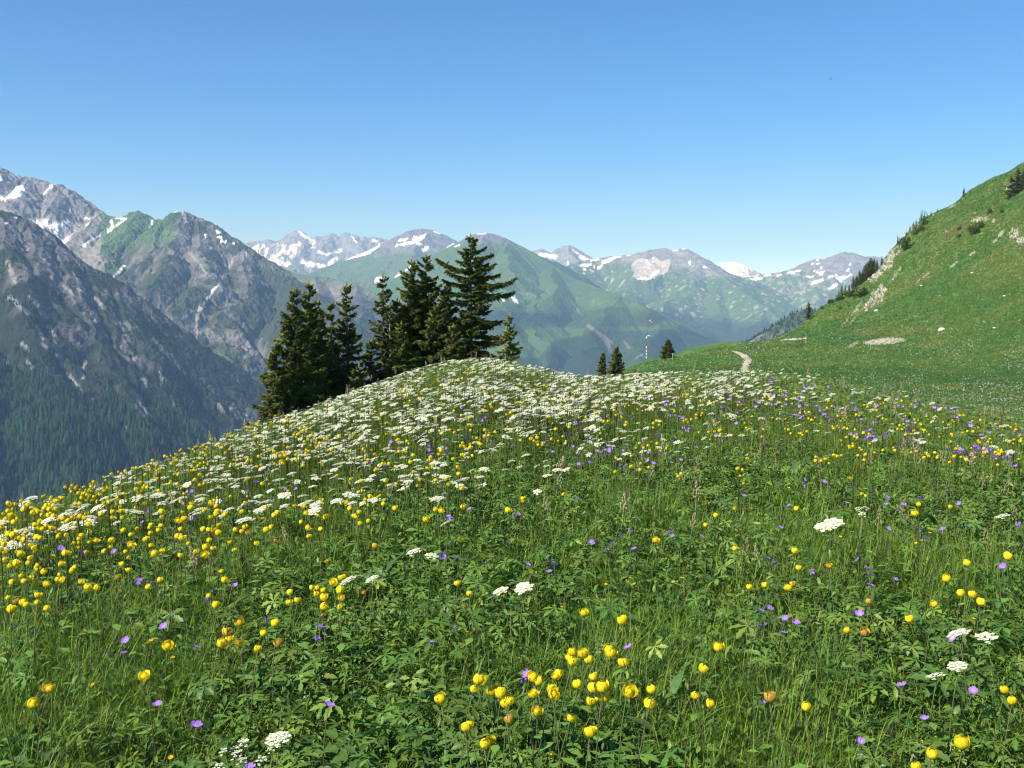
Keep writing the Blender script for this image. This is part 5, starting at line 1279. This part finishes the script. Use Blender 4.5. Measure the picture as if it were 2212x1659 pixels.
# ------------------------------------------------------------------ hillside turf detail: tufts and flower flecks
def hillside_bits(n, kind):
    n = int(n * 1.25)
    u = rng.uniform(1335, 2560, n * 2); v = rng.uniform(240, 960, n * 2)
    sk = np.interp(u, SKYR[:, 0], SKYR[:, 1]); low = np.interp(u, SIL[:, 0], SIL[:, 1])
    k = (v > sk + 1) & (v < low + 8)
    if kind == 'flower':
        d = .07 + 1.1 * fbm(u / 90 + v / 60, v / 16 - u / 60, 4, 401) + np.where((v > 735) & (v < 830), .22, 0) + np.where((v > 830) & (u > 1950), .8, 0) - .9 * sst(720, 600, v)
        k &= rng.uniform(0, 1, n * 2) < np.clip(d, .02, 1)
    u, v = u[k][:n], v[k][:n]                    # a little past the picture's right edge as well
    x, y, z, r, ok = hit(u, v, 0, 30)
    n = len(u)
    return x, y, z, r, u, v, n
x, y, z, r, u, v, n = hillside_bits(125000, 'tuft')
s = r * .00125 * rng.uniform(.5, 1.5, n)
tv = np.array([[-.5, 0, 0], [.1, 0, 0], [-.6, .2, 1], [-.1, .3, -.1], [.5, .2, 0], [.5, -.3, .8], [0, -.3, 0], [.25, -.4, 0], [.1, -.5, 1.2]], float); tt = np.array([[0, 1, 2], [3, 4, 5], [6, 7, 8]])
nz = fbm(x / 14, y / 14, 3, 411)
cc = hillcol(x, y) * rng.uniform(.75, 1.4, n)[:, None]
V, T, C = scatter_mesh(tv, tt, rotz(rng.uniform(0, 6.28, n)) * np.stack([s, s, s * .8], 1)[:, None, :], np.stack([x, y, z], 1), cc)
# the hollow between the mound and the hillside, by area
m = 45000; rr = np.sqrt(rng.uniform(24 ** 2, 125 ** 2, m)); tt_ = rng.uniform(.06, 1.1, m); x2 = rr * np.sin(tt_); y2 = rr * np.cos(tt_); s2 = rng.uniform(.07, .2, m)
V, T, C = join([(V, T, C), scatter_mesh(tv, tt, rotz(rng.uniform(0, 6.28, m)) * np.stack([s2, s2, s2 * .8], 1)[:, None, :], np.stack([x2, y2, zg(x2, y2)], 1), hillcol(x2, y2) * rng.uniform(.75, 1.4, m)[:, None])])
tag(link('hillside_grass', mesh_np('hillside_grass', V, T, C, [M_GRASS])), 'coarse grass tufts on the saddle and the right hillside', 'grass', kind='stuff')
x, y, z, r, u, v, n = hillside_bits(42000, 'flower')
s = r * .00072 * rng.uniform(.5, 1.25, n)
tv = np.array([[-.5, 0, 1], [0, -.5, 1.1], [.5, 0, 1], [0, .5, .9], [0, 0, 0]], float); tt = np.array([[0, 1, 2], [0, 2, 3], [1, 0, 4], [2, 1, 4]])
yl = rng.uniform(0, 1, n) < np.clip(.12 + .8 * fbm(x / 20, y / 20, 2, 421), .03, .8)
cc = np.where(yl[:, None], vary((.62, .42, .03), n, .2), vary((.66, .67, .52), n, .3, .03))
V, T, C = scatter_mesh(tv, tt, rotz(rng.uniform(0, 6.28, n)) * s[:, None, None], np.stack([x, y, z + .1], 1), cc)
tag(link('hillside_flowers', mesh_np('hillside_flowers', V, T, C, [M_WHITE])), 'white and yellow flower flecks on the saddle and the right hillside', 'flowers', kind='stuff')

# ------------------------------------------------------------------ windsock mast and post
def windsock():
    x, y, z, r, ok = hit([1396], [777]); x, y, z, r = float(x[0]), float(y[0]), float(z[0]), float(r[0]); k = r / F
    e = empty('windsock_mast', (x, y, z)); tag(e, 'thin windsock mast with a red and white banded foot on the saddle', 'windsock')
    bands = MB(); h0 = 0
    for i in range(9):
        h = 3.6 * k; V, T = tube([(.0, 0, h0), (.0, 0, h0 + h)], 0.75 * k, 8); bands.add(V, T, (.75, .74, .72) if i % 2 else (.42, .05, .035)); h0 += h
    link('banded_foot', bands.mesh('banded_foot', [M_FLAT]), e)
    rod = MB(); top = 86 * k
    V, T = tube([(0, 0, h0), (1.5 * k, 0, h0 + 20 * k), (3.5 * k, 0, top)], [.36 * k, .28 * k, .2 * k], 6); rod.add(V, T, (.06, .06, .07)); link('rod', rod.mesh('rod', [M_FLAT]), e)
    st = MB()
    P = np.array([(0, 0, 46), (.4, 0, 49.5), (2, 0, 51.5), (5, 0, 51.8), (8, 0, 51), (10.5, 0, 50.4)]) * k
    V, T = tube(P, np.array([1.1, 1.1, 1.0, .9, .7, .5]) * k, 8); st.add(V, T, (.55, .74, .80)); link('streamer', st.mesh('streamer', [M_FLAT], True), e)
    ws = MB(); t = np.linspace(0, 1, 9); P = np.stack([3.5 + 8 * t, 0 * t, 87 - 7.5 * t ** .9], 1) * k; V, T = tube(P, (2.6 - 1.3 * t) * k, 10)
    c = np.where(((np.arange(len(V)) // 10) % 4 < 2)[:, None], (.55, .05, .05), (.80, .72, .72)); ws.add(V, T, c); link('windsock', ws.mesh('windsock', [M_FLAT], True), e)
windsock()
x, y, z, r, ok = hit([1453], [775], 0, 1.2, 172); k = float(r[0]) / F
b = MB(); V, T = tube([(0, 0, -.1), (.01, 0, 6 * k), (.02, 0, 12.5 * k)], [.95 * k, .9 * k, .85 * k], 7); b.add(V, T, (.33, .29, .25))
V, T = tube([(.02, 0, 12.4 * k), (.02, 0, 12.9 * k)], [.85 * k, .4 * k], 7); b.add(V, T, (.45, .42, .38))
tag(link('wooden_post', b.mesh('wooden_post', [M_BARK]), None, (float(x[0]), float(y[0]), float(z[0]))), 'short grey wooden post in front of the lone small spruce', 'post')

# ------------------------------------------------------------------ bird and small clouds
def bird():
    D = 105.0; p = at(1794, 171, D); b = MB()
    V, T = tube([(-.11, 0, 0), (-.05, 0, .015), (.04, 0, .02), (.10, 0, .01), (.13, 0, 0)], [.006, .028, .034, .022, .004], 8); b.add(V, T, (.02, .02, .022))
    for s in (-1, 1): b.add([(.05, s * .02, .02), (-.03, s * .02, .02), (.03, s * .12, .07), (-.05, s * .12, .06), (-.05, s * .25, .03)], [(0, 1, 2), (1, 3, 2), (2, 3, 4)], (.02, .02, .022))
    b.add([(-.10, 0, 0), (-.20, .03, .0), (-.20, -.03, .0)], [(0, 1, 2)], (.02, .02, .022))
    tag(link('bird', b.mesh('bird', [M_FLAT]), None, tuple(p)), 'tiny dark bird flying high in the blue sky', 'bird')
bird()
def cloud(u, v, w, h, seed, dens, label):
    D = 26000.; c = at(u, v, D); k = D / F; r2 = np.random.default_rng(seed); b = MB()
    m, N, L = new_mat('cloud_vapour'); o = N.new('ShaderNodeOutputMaterial'); vs = N.new('ShaderNodeVolumePrincipled'); vs.inputs['Color'].default_value = (1, .97, .95, 1); vs.inputs['Density'].default_value = dens
    L.new(vs.outputs[0], o.inputs['Volume'])
    n1, n2 = 40, 24; al = np.linspace(0, np.pi, n2); ph = np.linspace(0, 2 * np.pi, n1, endpoint=False); A, Pp = np.meshgrid(al, ph, indexing='ij')
    d = np.stack([np.sin(A) * np.cos(Pp), np.sin(A) * np.sin(Pp), np.cos(A)], -1)
    f = .55 + .5 * np.abs(fbm(d[..., 0] * 2.2 + d[..., 1] + seed, d[..., 2] * 2.2 + .7 * d[..., 1], 4, seed)) * 2
    V = (d * f[..., None] * np.array([w * k * .5, w * k * .5, h * k * .6])).reshape(-1, 3); T = []
    for j in range(n2 - 1):
        for i in range(n1):
            q = (i + 1) % n1; T += [(j * n1 + i, (j + 1) * n1 + i, (j + 1) * n1 + q), (j * n1 + i, (j + 1) * n1 + q, j * n1 + q)]
    tag(link('cloud', mesh_np('cloud', V, np.array(T), None, [m]), None, tuple(c)), label, 'cloud', kind='structure')
cloud(548, 520, 36, 20, 1, 3e-3, 'small white cloud behind the jagged far peaks'); cloud(578, 519, 26, 14, 5, 3e-3, 'smaller white cloud tuft at the left end of the jagged far peaks'); cloud(1383, 543, 26, 10, 2, 2e-3, 'small cloud tuft over the flat topped mountain'); cloud(1472, 507, 32, 8, 3, 4e-4, 'faint grey cloud wisp above the flat topped mountain'); cloud(1694, 533, 24, 6, 4, 4e-4, 'faint cloud wisp above the snow bars')
# ================================================================== PART2
# ------------------------------------------------------------------ world, sun, camera
SUN_AZ = R_(230)      # clockwise from +Y (view direction): behind and to the left
SUN_EL = R_(43)
def setup():
    w = bpy.data.worlds.new('World'); scene.world = w; w.use_nodes = True
    N, L = w.node_tree.nodes, w.node_tree.links; N.clear()
    sk = N.new('ShaderNodeTexSky'); sk.sky_type = 'NISHITA'; sk.sun_disc = False
    sk.sun_elevation = SUN_EL; sk.sun_rotation = SUN_AZ; sk.altitude = 2000; sk.air_density = .6; sk.dust_density = 0; sk.ozone_density = 4.0
    bg = N.new('ShaderNodeBackground'); bg.inputs[1].default_value = .12
    o = N.new('ShaderNodeOutputWorld'); hs = N.new('ShaderNodeHueSaturation'); hs.inputs['Saturation'].default_value = 1.25; L.new(sk.outputs[0], hs.inputs['Color']); L.new(hs.outputs[0], bg.inputs[0]); L.new(bg.outputs[0], o.inputs[0])
    ld = bpy.data.lights.new('sun', 'SUN'); ld.energy = 4.7; ld.angle = R_(.5); ld.color = (1, .965, .91)
    so = bpy.data.objects.new('sun', ld); COL.objects.link(so)
    d = Vector((math.sin(SUN_AZ) * math.cos(SUN_EL), math.cos(SUN_AZ) * math.cos(SUN_EL), math.sin(SUN_EL)))
    so.rotation_euler = d.to_track_quat('Z', 'Y').to_euler(); so.location = (-20, -30, 40)
    cd = bpy.data.cameras.new('camera'); cd.sensor_width = 36; cd.lens = 36 * F / W; cd.clip_start = .05; cd.clip_end = 90000
    co = bpy.data.objects.new('camera', cd); COL.objects.link(co); co.location = (0, 0, CZ); co.rotation_euler = (math.pi / 2 - PITCH, 0, 0)
    scene.camera = co
    vs = scene.view_settings; vs.view_transform = 'Standard'; vs.look = 'None'; vs.exposure = .88; vs.gamma = 1
    scene.render.engine = 'CYCLES'
    c = scene.cycles; c.max_bounces = 6; c.diffuse_bounces = 3; c.glossy_bounces = 2; c.transmission_bounces = 3; c.volume_bounces = 0; c.transparent_max_bounces = 4
    c.filter_width = 1.2; c.use_adaptive_sampling = False; c.use_denoising = True; c.denoising_prefilter = 'ACCURATE'; c.denoising_input_passes = 'RGB_ALBEDO_NORMAL'; c.denoiser = 'OPENIMAGEDENOISE'; c.caustics_reflective = False; c.caustics_refractive = False
setup()

# ------------------------------------------------------------------ haze
def haze():
    x0, x1, y0, y1, z0, z1_ = -19000, 19000, -5000, 19500, -990, 1500
    V = [(x, y, z) for x in (x0, x1) for y in (y0, y1) for z in (z0, z1_)]
    Fq = [(0, 1, 3, 2), (4, 6, 7, 5), (0, 4, 5, 1), (2, 3, 7, 6), (0, 2, 6, 4), (1, 5, 7, 3)]
    me = mesh_np('haze', np.array(V, float), np.array(Fq))
    m, N, L = new_mat('haze_air'); o = N.new('ShaderNodeOutputMaterial'); v = N.new('ShaderNodeVolumePrincipled')
    v.inputs['Color'].default_value = (.34, .60, 1, 1); v.inputs['Density'].default_value = 8.6e-5; v.inputs['Anisotropy'].default_value = 0.0
    v.inputs['Absorption Color'].default_value = (1, 1, 1, 1)
    L.new(v.outputs[0], o.inputs['Volume']); me.materials.append(m)
    tag(link('haze', me), 'thin blue air between the meadow and the far mountains', 'haze', kind='stuff')
haze()
